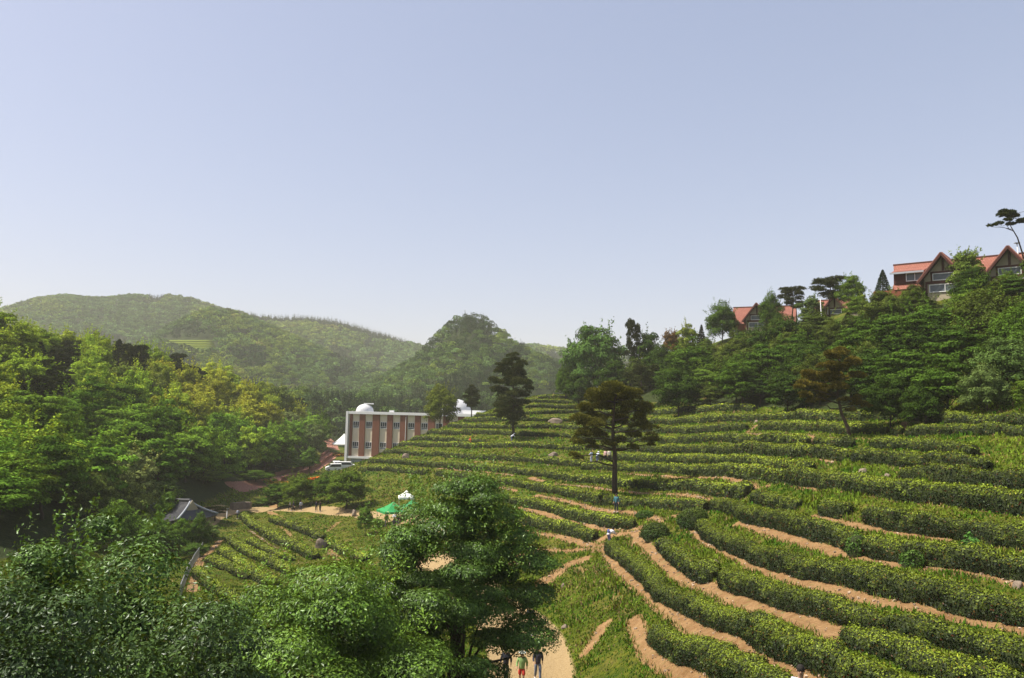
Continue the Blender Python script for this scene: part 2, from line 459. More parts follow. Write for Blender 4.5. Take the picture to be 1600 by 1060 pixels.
def paint(ch, lst, soft=.35):
    for w, s, pts in lst:
        p = np.array(pts, float)
        # finely spaced sight lines, so that the path lies on the ground between the traced points
        seg = resample(p, 12.0) if len(p) > 2 else p
        g3 = ground_at(seg[:, 0], seg[:, 1])
        PATHS3D.append((w, g3)); w = w * (.68 if ch == 0 else 1)
        for a, b in zip(g3[:-1], g3[1:]):
            if np.linalg.norm(a - b) > 30: continue
            lo = np.minimum(a, b) - w * 1.5; hi = np.maximum(a, b) + w * 1.5
            i0, i1 = np.searchsorted(RV, [max(2.01, math.hypot(*[max(0, min(abs(lo[k]), abs(hi[k])) if lo[k] * hi[k] > 0 else 0) for k in (0, 1)])), max(math.hypot(x, y) for x in (lo[0], hi[0]) for y in (lo[1], hi[1]))])
            ths = [math.atan2(x, y) for x in (lo[0], hi[0]) for y in (lo[1], hi[1])]
            j0, j1 = np.searchsorted(TV, [min(ths), max(ths)])
            sl = (slice(max(0, i0 - 1), i1 + 1), slice(max(0, j0 - 1), j1 + 1))
            X, Y = GX[sl], GY[sl]
            ab = (b - a)[:2]; L2 = ab @ ab + 1e-9
            t = np.clip(((X - a[0]) * ab[0] + (Y - a[1]) * ab[1]) / L2, 0, 1)
            dd = np.hypot(X - a[0] - t * ab[0], Y - a[1] - t * ab[1])
            m = s * np.clip(1 - (dd - w * .5) / (soft * w + .15), 0, 1)
            masks[ch][sl] = np.maximum(masks[ch][sl], m)
paint(0, DIRT); paint(1, SAND, .15); paint(2, ROAD, .15)

def gsample(A, x, y):
    r = np.hypot(x, y); t = np.arctan2(x, y)
    i = np.clip(np.round(np.interp(r, RV, np.arange(len(RV)))), 0, len(RV) - 1).astype(int)
    j = np.clip(np.round((t - TH0) / (TH1 - TH0) * (NT - 1)), 0, NT - 1).astype(int)
    return A[i, j]

def poly_in(px, py, poly):
    px = np.asarray(px); inside = np.zeros(px.shape, bool)
    k = len(poly)
    for a in range(k):
        x0, y0 = poly[a]; x1, y1 = poly[(a + 1) % k]
        c = ((y0 > py) != (y1 > py)) & (px < (x1 - x0) * (py - y0) / (y1 - y0 + 1e-9) + x0)
        inside ^= c
    return inside
P3 = np.stack([GX, GY, GZ], -1)
PXg, PYg = project(P3)
# wooded ground: leaf litter and undergrowth instead of meadow
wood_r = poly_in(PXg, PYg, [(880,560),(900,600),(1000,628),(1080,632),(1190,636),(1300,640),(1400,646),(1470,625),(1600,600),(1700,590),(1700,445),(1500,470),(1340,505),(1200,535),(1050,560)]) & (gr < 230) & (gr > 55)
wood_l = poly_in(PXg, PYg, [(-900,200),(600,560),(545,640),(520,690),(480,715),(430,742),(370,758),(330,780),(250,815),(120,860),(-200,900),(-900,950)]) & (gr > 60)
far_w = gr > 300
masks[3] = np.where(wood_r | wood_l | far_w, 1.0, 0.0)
# far tea field on the second hill
def terrain():
    m, nt, b = mat("land", .95)
    b.inputs["Specular IOR Level"].default_value = .1
    at = nd(nt, "ShaderNodeAttribute", attribute_name="Col")
    sep = nd(nt, "ShaderNodeSeparateColor"); nt.links.new(at.outputs["Color"], sep.inputs[0])
    n1 = noise_node(nt, .35, 6, .6); n2 = noise_node(nt, 2.6, 6, .65); n3 = noise_node(nt, 9.0, 4, .7)
    g1 = ramp(nt, n2.outputs["Fac"], [(.3, (.026, .042, .005)), (.5, (.07, .09, .008)), (.68, (.125, .13, .015))])
    g2 = ramp(nt, n1.outputs["Fac"], [(.35, (.6, .8, .6)), (.6, (1.25, 1.1, 1.0))])
    grass = mixc(nt, 1.0, g1.outputs[0], g2.outputs[0], 'MULTIPLY')
    dry = ramp(nt, n1.outputs["Fac"], [(.5, (0, 0, 0)), (.72, (.6, .6, .6))])
    grass = mixc(nt, dry.outputs[0], grass, (.13, .10, .04))
    dirt = ramp(nt, n3.outputs["Fac"], [(.25, (.15, .075, .035)), (.5, (.23, .135, .06)), (.75, (.35, .22, .105))])
    n4 = noise_node(nt, 1.1, 5, .7)
    patch = ramp(nt, n4.outputs['Fac'], [(.35, (.75, .7, .65)), (.5, (1, 1, 1)), (.66, (1.2, 1.25, 1.3))])
    dirt2 = mixc(nt, n2.outputs["Fac"], dirt.outputs[0], (.28, .17, .08))
    dirt2 = mixc(nt, 1.0, dirt2, patch.outputs[0], 'MULTIPLY')
    litter = ramp(nt, n2.outputs['Fac'], [(.56, (0, 0, 0)), (.66, (.75, .75, .75))])
    dirt2 = mixc(nt, litter.outputs[0], dirt2, (.16, .15, .05))
    sand = ramp(nt, n3.outputs["Fac"], [(.3, (.27, .19, .09)), (.7, (.38, .28, .15))])
    road = ramp(nt, n2.outputs["Fac"], [(.3, (.25, .11, .075)), (.7, (.38, .2, .15))])
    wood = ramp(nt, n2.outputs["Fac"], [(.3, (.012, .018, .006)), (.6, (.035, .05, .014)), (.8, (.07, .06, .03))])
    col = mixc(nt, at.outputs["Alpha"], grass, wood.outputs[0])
    def edge(ch, amt):
        ma = nd(nt, "ShaderNodeMath", operation='MULTIPLY_ADD'); nt.links.new(n3.outputs["Fac"], ma.inputs[0]); ma.inputs[1].default_value = amt; nt.links.new(sep.outputs[ch], ma.inputs[2])
        mr = nd(nt, "ShaderNodeMapRange"); mr.interpolation_type = 'SMOOTHSTEP'; nt.links.new(ma.outputs[0], mr.inputs[0])
        mr.inputs[1].default_value = .5 + amt * .5 - .12; mr.inputs[2].default_value = .5 + amt * .5 + .18
        return mr.outputs[0]
    col = mixc(nt, edge(0, .9), col, dirt2)
    col = mixc(nt, edge(1, .4), col, sand.outputs[0])
    col = mixc(nt, edge(2, .3), col, road.outputs[0])
    nt.links.new(col, b.inputs["Base Color"])
    bp = nd(nt, "ShaderNodeBump"); bp.inputs["Strength"].default_value = .7; bp.inputs["Distance"].default_value = .2
    nt.links.new(n3.outputs["Fac"], bp.inputs["Height"]); nt.links.new(bp.outputs[0], b.inputs["Normal"])
    v = P3.copy()
    v[..., 2] -= .10 * masks[0] * (gr < 200)
    nr, ntt = GX.shape
    idx = np.arange(nr * ntt).reshape(nr, ntt)
    q = np.stack([idx[:-1, :-1], idx[1:, :-1], idx[1:, 1:], idx[:-1, 1:]], -1).reshape(-1, 4)[:, ::-1]
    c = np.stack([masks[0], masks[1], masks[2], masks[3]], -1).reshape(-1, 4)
    vv = v.reshape(-1, 3)
    # close the sheet behind and beneath the viewpoint
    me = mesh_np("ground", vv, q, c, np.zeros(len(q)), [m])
    o = link("ground", me); tag(o, kind="structure")
    # the land carries on behind the viewpoint
    k = 40; a = np.linspace(TH1, 2 * math.pi + TH0, k)
    rr = np.array([0.0, 2.0, 6, 20, 80, 400, 5200])
    zz = [14.4]
    X = rr[:, None] * np.sin(a); Y = rr[:, None] * np.cos(a)
    Z = np.zeros_like(X)
    for i_, r_ in enumerate(rr):
        zl, zr = float(H(r_ * math.sin(TH0 + .001), r_ * math.cos(TH0 + .001))), float(H(r_ * math.sin(TH1 - .001), r_ * math.cos(TH1 - .001)))
        if r_ < 2: zl = zr = 14.5
        t = (a - TH1) / (2 * math.pi + TH0 - TH1)
        Z[i_] = zr * (1 - t) + zl * t
    idx = np.arange(len(rr) * k).reshape(len(rr), k)
    q = np.stack([idx[:-1, :-1], idx[1:, :-1], idx[1:, 1:], idx[:-1, 1:]], -1).reshape(-1, 4)[:, ::-1]
    c = np.zeros((len(rr) * k, 4))
    me2 = mesh_np("hillside_behind", np.stack([X, Y, Z], -1).reshape(-1, 3), q, c, np.zeros(len(q)), [m])
    tag(link("ground", me2), kind="structure")
terrain()
# ------------------------------------------------------------------ tea hedges
HEDGES = [ # (width, height, middle line in pixels, label)
 (1.5,1.0,[(1022,986),(1054,1003),(1100,1022),(1140,1041),(1186,1060),(1225,1082),(1260,1105)],"thick clipped tea hedge whose rounded end stands above the lowest dirt path, bottom centre-right"),
 (1.4,1.0,[(953,852),(974,866),(988,880),(1003,893),(1020,908),(1045,926),(1083,945),(1130,962),(1177,981),(1215,998),(1250,1012),(1300,1032),(1338,1044),(1375,1056),(1430,1078),(1480,1100)],"long winding tea hedge running from the stooping picker down to the bottom edge"),
 (1.5,1.0,[(1316,992),(1357,1000),(1394,1013),(1432,1025),(1479,1040),(1545,1055),(1600,1068),(1680,1085)],"clipped tea hedge starting with a round end at the lower right, nearest the right corner"),
 (1.4,1.0,[(1132,900),(1167,912),(1224,928),(1262,937),(1300,947),(1338,960),(1375,971),(1432,983),(1470,993),(1526,1005),(1583,1019),(1680,1040)],"dark tea hedge running from the small stone to the right edge"),
 (1.3,.9,[(1032,847),(1052,859),(1072,874),(1095,888),(1116,896)],"short ragged tea hedge below the two round bushes, left of the small stone"),
 (1.4,1.0,[(1094,818),(1122,840),(1182,861),(1242,878),(1300,888),(1338,900),(1394,916),(1451,928),(1526,942),(1592,954),(1680,970)],"tea hedge running from the upper round bush to the right edge"),
 (1.4,1.0,[(1113,785),(1152,794),(1197,807),(1260,820),(1321,835),(1381,852),(1441,862),(1502,873),(1562,882),(1600,889),(1680,900)],"tea hedge with a tall bright weed growing in front of its right part"),
 (1.3,1.0,[(1355,803),(1411,810),(1472,819),(1532,829),(1592,838),(1680,850)],"dark tea hedge with a blunt left end, third dark row above the tall weed"),
 (1.1,.75,[(1178,772),(1205,782),(1230,788),(1248,792)],"low scruffy tea hedge just right of the small dirt fork"),
 (1.0,.7,[(1286,792),(1322,800)],"tiny tea bush row between the scruffy hedge and the blunt ended one"),
 (1.4,1.05,[(1232,742),(1258,746),(1295,750),(1357,759),(1413,767),(1470,772),(1526,777),(1600,780),(1680,785)],"long thick tea hedge to the right of the forked path with a bare path beneath"),
 (1.2,.9,[(1408,740),(1451,742),(1507,746),(1564,748),(1600,750),(1680,754)],"tea hedge directly behind the long thick right one, near the right edge"),
 (1.2,1.0,[(908,644),(960,644),(1012,644),(1050,641),(1106,639),(1178,638)],"highest tea hedge right of the big pine, at the foot of the wood"),
 (1.2,1.0,[(908,657),(960,657),(1015,658),(1050,658),(1125,654),(1182,652),(1239,650),(1295,650),(1357,650),(1409,650)],"long tea hedge passing behind the leaning pine just under the wood"),
 (1.2,.9,[(1422,650),(1470,652),(1526,655),(1600,658),(1680,662)],"uneven tea hedge along the top of the slope at the right edge"),
 (1.2,1.0,[(908,670),(960,671),(1015,672),(1050,672),(1110,669),(1168,667)],"tea hedge ending at a bare dirt gap, third row under the wood"),
 (1.3,1.1,[(1190,665),(1239,666),(1295,668),(1357,670),(1388,670)],"smooth rounded tea hedge directly in front of the leaning pine"),
 (1.1,.9,[(1396,671),(1410,671)],"single clump of tea beside the dirt gap right of the leaning pine"),
 (1.2,.9,[(1421,672),(1470,672),(1526,673),(1600,675),(1680,678)],"weedy tea hedge above the open meadow patch at right"),
 (1.2,1.0,[(908,683),(960,685),(1017,686),(1050,687),(1125,685),(1201,686),(1261,689)],"tea hedge ending beneath the smooth rounded one, fourth row under the wood"),
 (1.2,.9,[(1275,690),(1300,691),(1333,692)],"shaded tea hedge stub in the shadow of the leaning pine"),
 (1.2,.9,[(1364,693),(1413,696),(1470,700),(1524,704)],"scrubby tea hedge under the leaning pine's path, left of the meadow patch"),
 (1.2,1.0,[(914,700),(960,700),(1017,701),(1050,702),(1144,702),(1220,703),(1295,705),(1324,710)],"tea hedge crossing the middle slope, fifth row under the wood"),
 (1.2,1.0,[(1336,712),(1394,717),(1470,721),(1545,726)],"tea hedge with a bare patch under its middle, below the scrubby one"),
 (1.2,1.0,[(935,714),(966,716),(1026,717),(1100,717),(1144,720),(1220,726),(1267,731)],"tea hedge just right of the pickers in pale shirts"),
 (1.2,1.0,[(911,730),(970,732),(1045,733),(1100,735),(1144,736),(1200,740),(1222,744)],"tea hedge passing right behind the big pine's bare trunk"),
 (1.3,1.0,[(579,719),(635,721),(692,725),(749,729),(800,733),(857,743),(913,750),(970,753),(1045,757),(1106,762),(1167,768)],"longest tea hedge, running from the brick and cream building to the dirt fork"),
 (1.2,.95,[(684,738),(730,743),(786,753),(843,762),(913,774),(970,781),(1026,785),(1102,792)],"tea hedge in the big pine's shade, ending at the dirt crossing"),
 (1.2,.95,[(562,732),(617,733),(668,736)],"short tea hedge above the grassy bank with the brown scar"),
 (1.2,.95,[(700,758),(735,766),(767,771),(800,780),(832,788),(870,796),(907,803),(945,810),(992,817)],"tea hedge below the person in blue, ending at the dirt junction"),
 (1.3,1.0,[(755,797),(794,806),(832,814),(870,821),(907,830),(928,838)],"lowest central tea hedge, its round end beside the stooping picker"),
 (1.1,.9,[(841,621),(905,620)],"topmost tea row on the crest left of the big pine"),
 (1.1,.9,[(821,628),(905,627)],"second tea row below the crest left of the big pine"),
 (1.1,.9,[(821,636),(905,635)],"third tea row below the crest left of the big pine"),
 (1.1,.9,[(745,648),(773,648)],"little tea clump on the crest between the small pine and the tall pine"),
 (1.1,.9,[(819,645),(860,643),(905,642)],"fourth tea row below the crest, right of the tall pine"),
 (1.2,.95,[(715,657),(783,655),(811,655),(860,655),(905,656)],"tea row behind the tall pine, touching the skyline near the small pine"),
 (1.2,.95,[(692,665),(730,665),(786,666),(860,666),(905,668)],"tea row running into the foot of the round maple"),
 (1.2,.95,[(660,675),(730,675),(786,675),(800,676),(860,680),(905,681)],"tea row just above the foot of the tall pine"),
 (1.2,.9,[(645,685),(692,685),(730,688),(765,689)],"tea row directly above the picker in red"),
 (1.2,.95,[(624,694),(692,694),(730,696),(786,695),(819,697),(881,699),(910,700)],"tea row the picker in red stands behind"),
 (1.2,.95,[(602,706),(673,708),(730,711),(786,715),(857,721),(906,727)],"tea row below the picker in red with a rock under it"),
 (1.1,.8,[(425,810),(456,822),(487,833),(506,840)],"upper short tea row on the low spur, ending at the boulder"),
 (1.2,.9,[(380,806),(404,827),(436,843),(467,855),(492,868)],"long tea row on the low spur passing beneath the boulder"),
 (1.1,.8,[(359,841),(380,859),(409,870),(436,884),(465,897)],"tea row on the low spur two rows below the boulder"),
 (1.0,.6,[(390,843),(425,863),(456,874)],"thin grassy tea row in the middle of the low spur"),
 (1.1,.7,[(330,875),(359,888),(390,900)],"tea row on the outer shoulder of the low spur, above the railing"),
 (1.1,.75,[(345,858),(372,880),(400,897),(430,912)],"tea row on the low spur between the outer shoulder row and the middle ones"),
 (1.1,.75,[(305,893),(335,915),(362,935),(390,952)],"lowest tea row on the low spur, nearest the railing's lower end"),
 (1.1,.7,[(512,848),(539,859),(570,873)],"tea row to the right of the boulder on the low spur"),
 (.95,.7,[(380,982),(366,1000),(353,1018),(340,1040)],"rounded tea row behind the dark shrubs, furthest left at bottom"),
 (.95,.7,[(402,1003),(386,1020),(372,1038)],"middle one of the three small rounded tea rows at bottom left"),
 (.95,.7,[(418,1020),(406,1036),(396,1052)],"rightmost of the three small rounded tea rows at bottom left"),
]
def hedge(w, h, pix, label, idx, bush=False):
    g_ = np.random.default_rng(100 + idx)
    p = np.array(pix, float)
    d0 = float(ground_at(p[len(p) // 2, 0], p[len(p) // 2, 1])[0][1])
    sc_ = min(1.0, max(.68, .68 + (d0 - 26) * .017)); w *= sc_ * (.84 if p[0, 0] > 560 or p[0, 1] > 960 else 1.15); h *= sc_ * (.84 if p[0, 0] > 560 or p[0, 1] > 960 else 1.05)
    seg = resample(p, 10.0) if len(p) > 2 else np.array([p[0] + (p[1] - p[0]) * t for t in np.linspace(0, 1, 4)])
    c = ground_at(seg[:, 0], seg[:, 1], lift=.42 * h)[:, :2]
    # leave out points that overshoot the crest
    mi = int(np.argsort(c[:, 1])[len(c) // 2]); lo = hi = mi
    while lo > 0 and abs(c[lo - 1, 1] - c[lo, 1]) < 5 + .12 * c[lo, 1]: lo -= 1
    while hi < len(c) - 1 and abs(c[hi + 1, 1] - c[hi, 1]) < 5 + .12 * c[hi, 1]: hi += 1
    c = c[lo:hi + 1]
    keep = [0]
    for i in range(1, len(c)):
        if np.linalg.norm(c[i] - c[keep[-1]]) < 40: keep.append(i)
    c = c[keep]
    if len(c) < 2: return
    dist = float(np.linalg.norm(c.mean(0)))
    step = max(.18, dist * .0045)
    c = resample(c, step)
    c[1:-1] += 0
    L = len(c)
    t = unit(np.gradient(c, axis=0)); nrm = np.stack([-t[:, 1], t[:, 0]], 1)
    s = np.arange(L) * step
    tot = s[-1]
    # rounded ends
    e = np.clip(np.minimum(s, tot - s) / (w * .55), 0, 1); e = np.sqrt(np.clip(1 - (1 - e) ** 2, .04, 1))
    n1 = noise3(s / 1.6, idx * 7.3, 0, 11); n2 = noise3(s / 4.5, idx * 3.1, 0, 12); n3 = noise3(s / .9, idx * 5.7, 0, 14)
    ww = w * .5 * (1 + .10 * n1 + .10 * n2 + .05 * n3) * (.3 + .7 * e); hh = h * (1 + .09 * n1 + .12 * n2 + .06 * n3 - .35 * np.clip(noise3(s / 1.3, idx * 9.1, 2, 15) - .55, 0, 1)) * (.55 + .45 * e)
    c = c + nrm * (noise3(s / 5, idx, 1, 13) * .12)[:, None]
    prof = np.array([(-1.0, -.12), (-1.06, .28), (-1.0, .58), (-.8, .82), (-.45, .96), (0, 1.0), (.45, .96), (.8, .82), (1.0, .58), (1.06, .28), (1.0, -.12)])
    K_ = len(prof)
    X = c[:, None, 0] + nrm[:, None, 0] * ww[:, None] * prof[None, :, 0]
    Y = c[:, None, 1] + nrm[:, None, 1] * ww[:, None] * prof[None, :, 0]
    zc = H(c[:, 0], c[:, 1])
    zg = H(X, Y)
    zb = zc[:, None] + (zg - zc[:, None]) * np.clip(1 - prof[None, :, 1] * .8, 0, 1)
    Z = zb + hh[:, None] * prof[None, :, 1]
    amp = .12
    dz = noise3(X / .35, Y / .35, Z / .35, 21) * amp + noise3(X / .9, Y / .9, Z / .9, 22) * .10
    V = np.stack([X + nrm[:, None, 0] * prof[None, :, 0] * dz, Y + nrm[:, None, 1] * prof[None, :, 0] * dz, Z + dz * np.clip(prof[None, :, 1], 0, 1)], -1)
    G = Geo()
    idxm = np.arange(L * K_).reshape(L, K_)
    q = np.stack([idxm[:-1, :-1], idxm[1:, :-1], idxm[1:, 1:], idxm[:-1, 1:]], -1).reshape(-1, 4)
    core = V.copy(); ctr = np.stack([c[:, 0], c[:, 1], zc + .4 * h], -1)[:, None]
    core = ctr + (core - ctr) * .93
    G.add(core.reshape(-1, 3), q, (1, 1, 1), 1)
    for end, flip in ((0, 1), (L - 1, 0)):
        vv = np.concatenate([core[end], ctr[end]]); k = len(core[end])
        qq = [((i, i + 1, k, k) if flip else (i + 1, i, k, k)) for i in range(k - 1)]
        G.add(vv, qq, (1, 1, 1), 1)
    # leaves on the clipped surface
    ls = max(.072, dist * (.0022 if dist < 60 else .0019))
    A = V[:-1, :-1]; B = V[1:, :-1]; C_ = V[1:, 1:]; D = V[:-1, 1:]
    nf = np.cross(B - A, D - A); area = np.linalg.norm(nf, axis=-1); nf = nf / (area[..., None] + 1e-9)
    ar = area.ravel(); nleaf = int(min(90000, ar.sum() / (ls * ls * .36)))
    f = g_.choice(len(ar), nleaf, p=ar / ar.sum())
    u, v_ = g_.random((2, nleaf, 1))
    A, B, C_, D = [a.reshape(-1, 3)[f] for a in (A, B, C_, D)]
    pos = (A * (1 - u) + B * u) * (1 - v_) + (D * (1 - u) + C_ * u) * v_
    nn = nf.reshape(-1, 3)[f]
    up = nn[:, 2] < 0
    sign = np.sign(((pos - np.repeat(ctr[:, 0], 1, 0)[np.clip((f // (K_ - 1)), 0, L - 1)]) * nn).sum(1))[:, None]
    nn = nn * sign
    pos = pos + nn * (g_.random((nleaf, 1)) ** 2 * .09 - .02) + np.array([0, 0, 1]) * (g_.random((nleaf, 1)) ** 6) * .10
    nrm3 = unit(nn * .75 + rdir(nleaf, g_) * .6 + [0, 0, .15])
    lv, lq = leaf_quads(pos, nrm3, ls * (.7 + .7 * g_.random(nleaf)), .55, g_)
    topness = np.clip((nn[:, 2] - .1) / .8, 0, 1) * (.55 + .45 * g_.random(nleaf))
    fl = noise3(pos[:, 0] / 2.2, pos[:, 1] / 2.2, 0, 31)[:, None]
    old = np.array([.014, .026, .004]); new = np.array([.21, .275, .022])  # young tips on top, plus sunlit tops and shaded fronts painted into the colour
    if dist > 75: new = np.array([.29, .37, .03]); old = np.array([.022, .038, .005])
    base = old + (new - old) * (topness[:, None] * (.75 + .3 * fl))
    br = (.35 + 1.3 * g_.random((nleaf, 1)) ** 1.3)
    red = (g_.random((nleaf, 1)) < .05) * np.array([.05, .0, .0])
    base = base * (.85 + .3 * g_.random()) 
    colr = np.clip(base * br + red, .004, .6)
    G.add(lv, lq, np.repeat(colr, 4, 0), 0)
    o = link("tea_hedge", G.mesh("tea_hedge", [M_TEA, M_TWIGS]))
    tag(o, label, "tea hedge", "clipped tea hedges following the terraces")
for i_, (w_, h_, pix_, lab_) in enumerate(HEDGES): hedge(w_, h_, pix_, lab_, i_)
def round_bush(px, py, w, h, label, idx, name="tea_bush", group="single round tea bushes by the dirt paths", cat="tea bush", oldc=(.03,.062,.014), newc=(.135,.175,.022), ls=.1):
    g_ = np.random.default_rng(500 + idx)
    b = ground_at(px, py)[0]
    k1, k2 = 14, 24
    th = np.linspace(.02, math.pi * .56, k1)[:, None]; ph = np.linspace(0, 2 * math.pi, k2)[None]
    D = np.stack([np.sin(th) * np.cos(ph), np.sin(th) * np.sin(ph), np.cos(th) + 0 * ph], -1)
    D[..., :2] *= w / 2; D[..., 2] *= h
    q3 = D + b; nz = noise3(q3[..., 0] / .45, q3[..., 1] / .45, q3[..., 2] / .45, 8 + idx) * 1.6
    nz[:, -1] = nz[:, 0]
    V = b + D * (1 + .12 * nz[..., None])
    ii = np.arange(k1 * k2).reshape(k1, k2)
    q = np.stack([ii[:-1, :-1], ii[1:, :-1], ii[1:, 1:], ii[:-1, 1:]], -1).reshape(-1, 4)
    G = Geo(); G.add((b + (V - b) * .92).reshape(-1, 3), q, (1, 1, 1), 1)
    nl = int(w * w * 5 / (ls * ls * .4))
    dd = rdir(nl, g_); dd[:, 2] = np.abs(dd[:, 2])
    pos = b + dd * [w / 2, w / 2, h] * (.93 + .2 * g_.random((nl, 1)) ** 2 + .16 * noise3(dd[:, 0] * 2.6, dd[:, 1] * 2.6, dd[:, 2] * 2.6, idx)[:, None])
    nn = unit(dd * .6 + rdir(nl, g_) * .7)
    lv, lq = leaf_quads(pos, nn, ls * (.7 + .7 * g_.random(nl)), .55, g_)
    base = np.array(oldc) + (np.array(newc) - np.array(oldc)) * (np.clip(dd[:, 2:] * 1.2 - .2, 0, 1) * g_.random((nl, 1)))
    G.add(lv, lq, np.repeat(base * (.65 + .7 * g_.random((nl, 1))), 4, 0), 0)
    o = link(name, G.mesh(name, [M_TEA, M_TWIGS])); tag(o, label, cat, group)
round_bush(1083, 822, 2.3, 1.25, "round clipped tea bush left of the hedge ends at the dirt crossing", 1)
round_bush(1024, 841, 2.1, 1.1, "round clipped tea bush below the other one, in the path fork", 2)
round_bush(1008, 806, 1.6, .5, "low weedy clump in the dirt behind the two round tea bushes", 3, "weed_clump", None, "weeds", (.04,.09,.012), (.12,.2,.03))
round_bush(1518, 884, 1.0, 1.0, "tall bright green weed growing in front of a tea hedge", 4, "tall_weed", None, "weeds", (.05,.13,.02), (.10,.24,.04), .16)
round_bush(1425, 884, .9, .55, "low weed tuft on the dirt path left of the bright weed", 5, "weed_clump", None, "weeds", (.04,.09,.012), (.12,.2,.03))
round_bush(1340, 862, 1.0, .8, "shaggy weed clump at the upper end of a hedge above the bare path", 6, "weed_clump", None, "weeds", (.04,.09,.012), (.12,.2,.03))
# ------------------------------------------------------------------ meadow grass between the rows
def grass(nm, n, r0, r1, t0, t1, scale, seed):
    g_ = np.random.default_rng(seed)
    th = t0 + (t1 - t0) * g_.random(n); r = np.exp(math.log(r0) + (math.log(r1) - math.log(r0)) * g_.random(n))
    x, y = r * np.sin(th), r * np.cos(th)
    bare = np.maximum.reduce([gsample(masks[k], x, y) for k in range(4)])
    nz = noise3(x / 2.5, y / 2.5, 0, 41)
    tall = noise3(x / 1.1, y / 1.1, 0, 43)
    qx, qy = project(np.stack([x, y, H(x, y)], -1))
    k = ~((qx > 1000) & (qy < 600)) & (bare < .45 + .25 * g_.random(n)) & (nz + g_.random(n) * .9 > -.25)
    x, y, r, tall, nz = x[k], y[k], r[k], tall[k], nz[k]
    z = H(x, y)
    n = len(x)
    spur = np.where((qx[k] < 620) & (qy[k] > 790), .6, 1.0)
    hgt = .75 * spur * (.06 + .12 * g_.random(n) + .2 * np.clip(tall, 0, 1)) * scale * np.clip(r / 40, .9, 1.5)
    wd = np.clip(r * .0011, .02, .2) * (.7 + .8 * g_.random(n))
    az = g_.random(n) * 6.283; lean = (g_.random((n, 2)) - .5) * hgt[:, None] * 1.0
    dx, dy = np.cos(az) * wd, np.sin(az) * wd
    b = np.stack([x, y, z - .03], -1)
    tip = b + np.stack([lean[:, 0], lean[:, 1], hgt], -1)
    o_ = np.stack([dx, dy, 0 * dx], -1)
    v = np.stack([b - o_, b + o_, tip + o_ * .25, tip - o_ * .25], 1).reshape(-1, 3)
    q = np.arange(4 * n).reshape(n, 4)
    br = .4 + 1.0 * g_.random((n, 1))
    m_ = np.clip(nz[:, None] * .8 + .5 + .3 * (g_.random((n, 1)) - .5), 0, 1)
    col = (np.array([.06, .155, .012]) * (1 - m_) + np.array([.18, .26, .028]) * m_)
    dryp = (g_.random((n, 1)) < .07 + .25 * np.clip(noise3(x / 6, y / 6, 0, 44), 0, 1)[:, None])
    col = np.where(dryp, np.array([.26, .2, .09]), col) * br
    G = Geo(); G.add(v, q, np.repeat(col, 4, 0), 0)
    tag(link(nm, G.mesh(nm, [M_GRASS], False)), "green meadow grass covering the banks between the tea rows", "grass", kind="stuff")
grass("meadow_grass", 420000, 17, 110, -.75, .66, 1.0, 61)
grass("meadow_grass", 100000, 110, 230, -.5, .5, 1.25, 62)

def path_litter():
    g_ = np.random.default_rng(8); G = Geo(); T_ = Geo()
    for w, g3 in PATHS3D:
        if w > 2.4: continue
        L = np.linalg.norm(np.diff(g3, axis=0), axis=1)
        if L.sum() > 150 or g3[:, 1].min() > 110: continue
        for a, b, l in zip(g3[:-1], g3[1:], L):
            if l > 30: continue
            m = int(l * 9); t = g_.random((m, 1)); off = g_.normal(size=(m, 2)) * w * .3
            p = a * (1 - t) + b * t; p[:, :2] += off; p[:, 2] = H(p[:, 0], p[:, 1]) - .06
            for q_ in p[g_.random(m) < .35]:
                s_ = (.02 + .05 * g_.random() ** 2) * max(1, q_[1] / 40); v, f = box(q_[0], q_[1], q_[2], s_ * 1.5, s_ * 1.2, s_)
                v += g_.normal(size=v.shape) * s_ * .2; G.add(v, f, np.array([.36, .27, .19]) * (.6 + .7 * g_.random()))
            m = int(l * 26); t = g_.random((m, 1)); side = np.where(g_.random((m, 1)) < .5, -1, 1)
            dirn = unit((b - a)[None, :2])[0]; nn = np.array([-dirn[1], dirn[0]])
            p = a * (1 - t) + b * t; p[:, :2] += nn * side * (w * .42 + np.abs(g_.normal(size=(m, 1))) * .14 - .1)
            p[:, 2] = H(p[:, 0], p[:, 1]) - .08
            hh = (.08 + .16 * g_.random((m, 1))); az = g_.random(m) * 6.283; ww = np.stack([np.cos(az), np.sin(az), 0 * az], 1) * .02 * np.maximum(1, p[:, 1:2] / 30)
            tip = p + np.concatenate([(g_.random((m, 2)) - .5) * hh, hh], 1)
            v = np.stack([p - ww, p + ww, tip + ww * .3, tip - ww * .3], 1).reshape(-1, 3)
            cc = np.where(g_.random((m, 1)) < .35, np.array([[.27, .21, .09]]), np.array([[.13, .19, .03]])) * (.6 + .8 * g_.random((m, 1)))
            T_.add(v, np.arange(4 * m).reshape(m, 4), np.repeat(cc, 4, 0))
    mp_, nt_, b_ = mat("pebble", .9); at_ = nd(nt_, "ShaderNodeAttribute", attribute_name="Col"); nt_.links.new(at_.outputs["Color"], b_.inputs["Base Color"])
    tag(link("pebbles", G.mesh("pebbles", [mp_], False)), "small stones and crumbs of earth on the dirt paths", "gravel", kind="stuff")
    tag(link("path_edge_grass", T_.mesh("path_edge_grass", [M_GRASS], False)), "ragged dry and green grass along the path edges", "grass", kind="stuff")
path_litter()
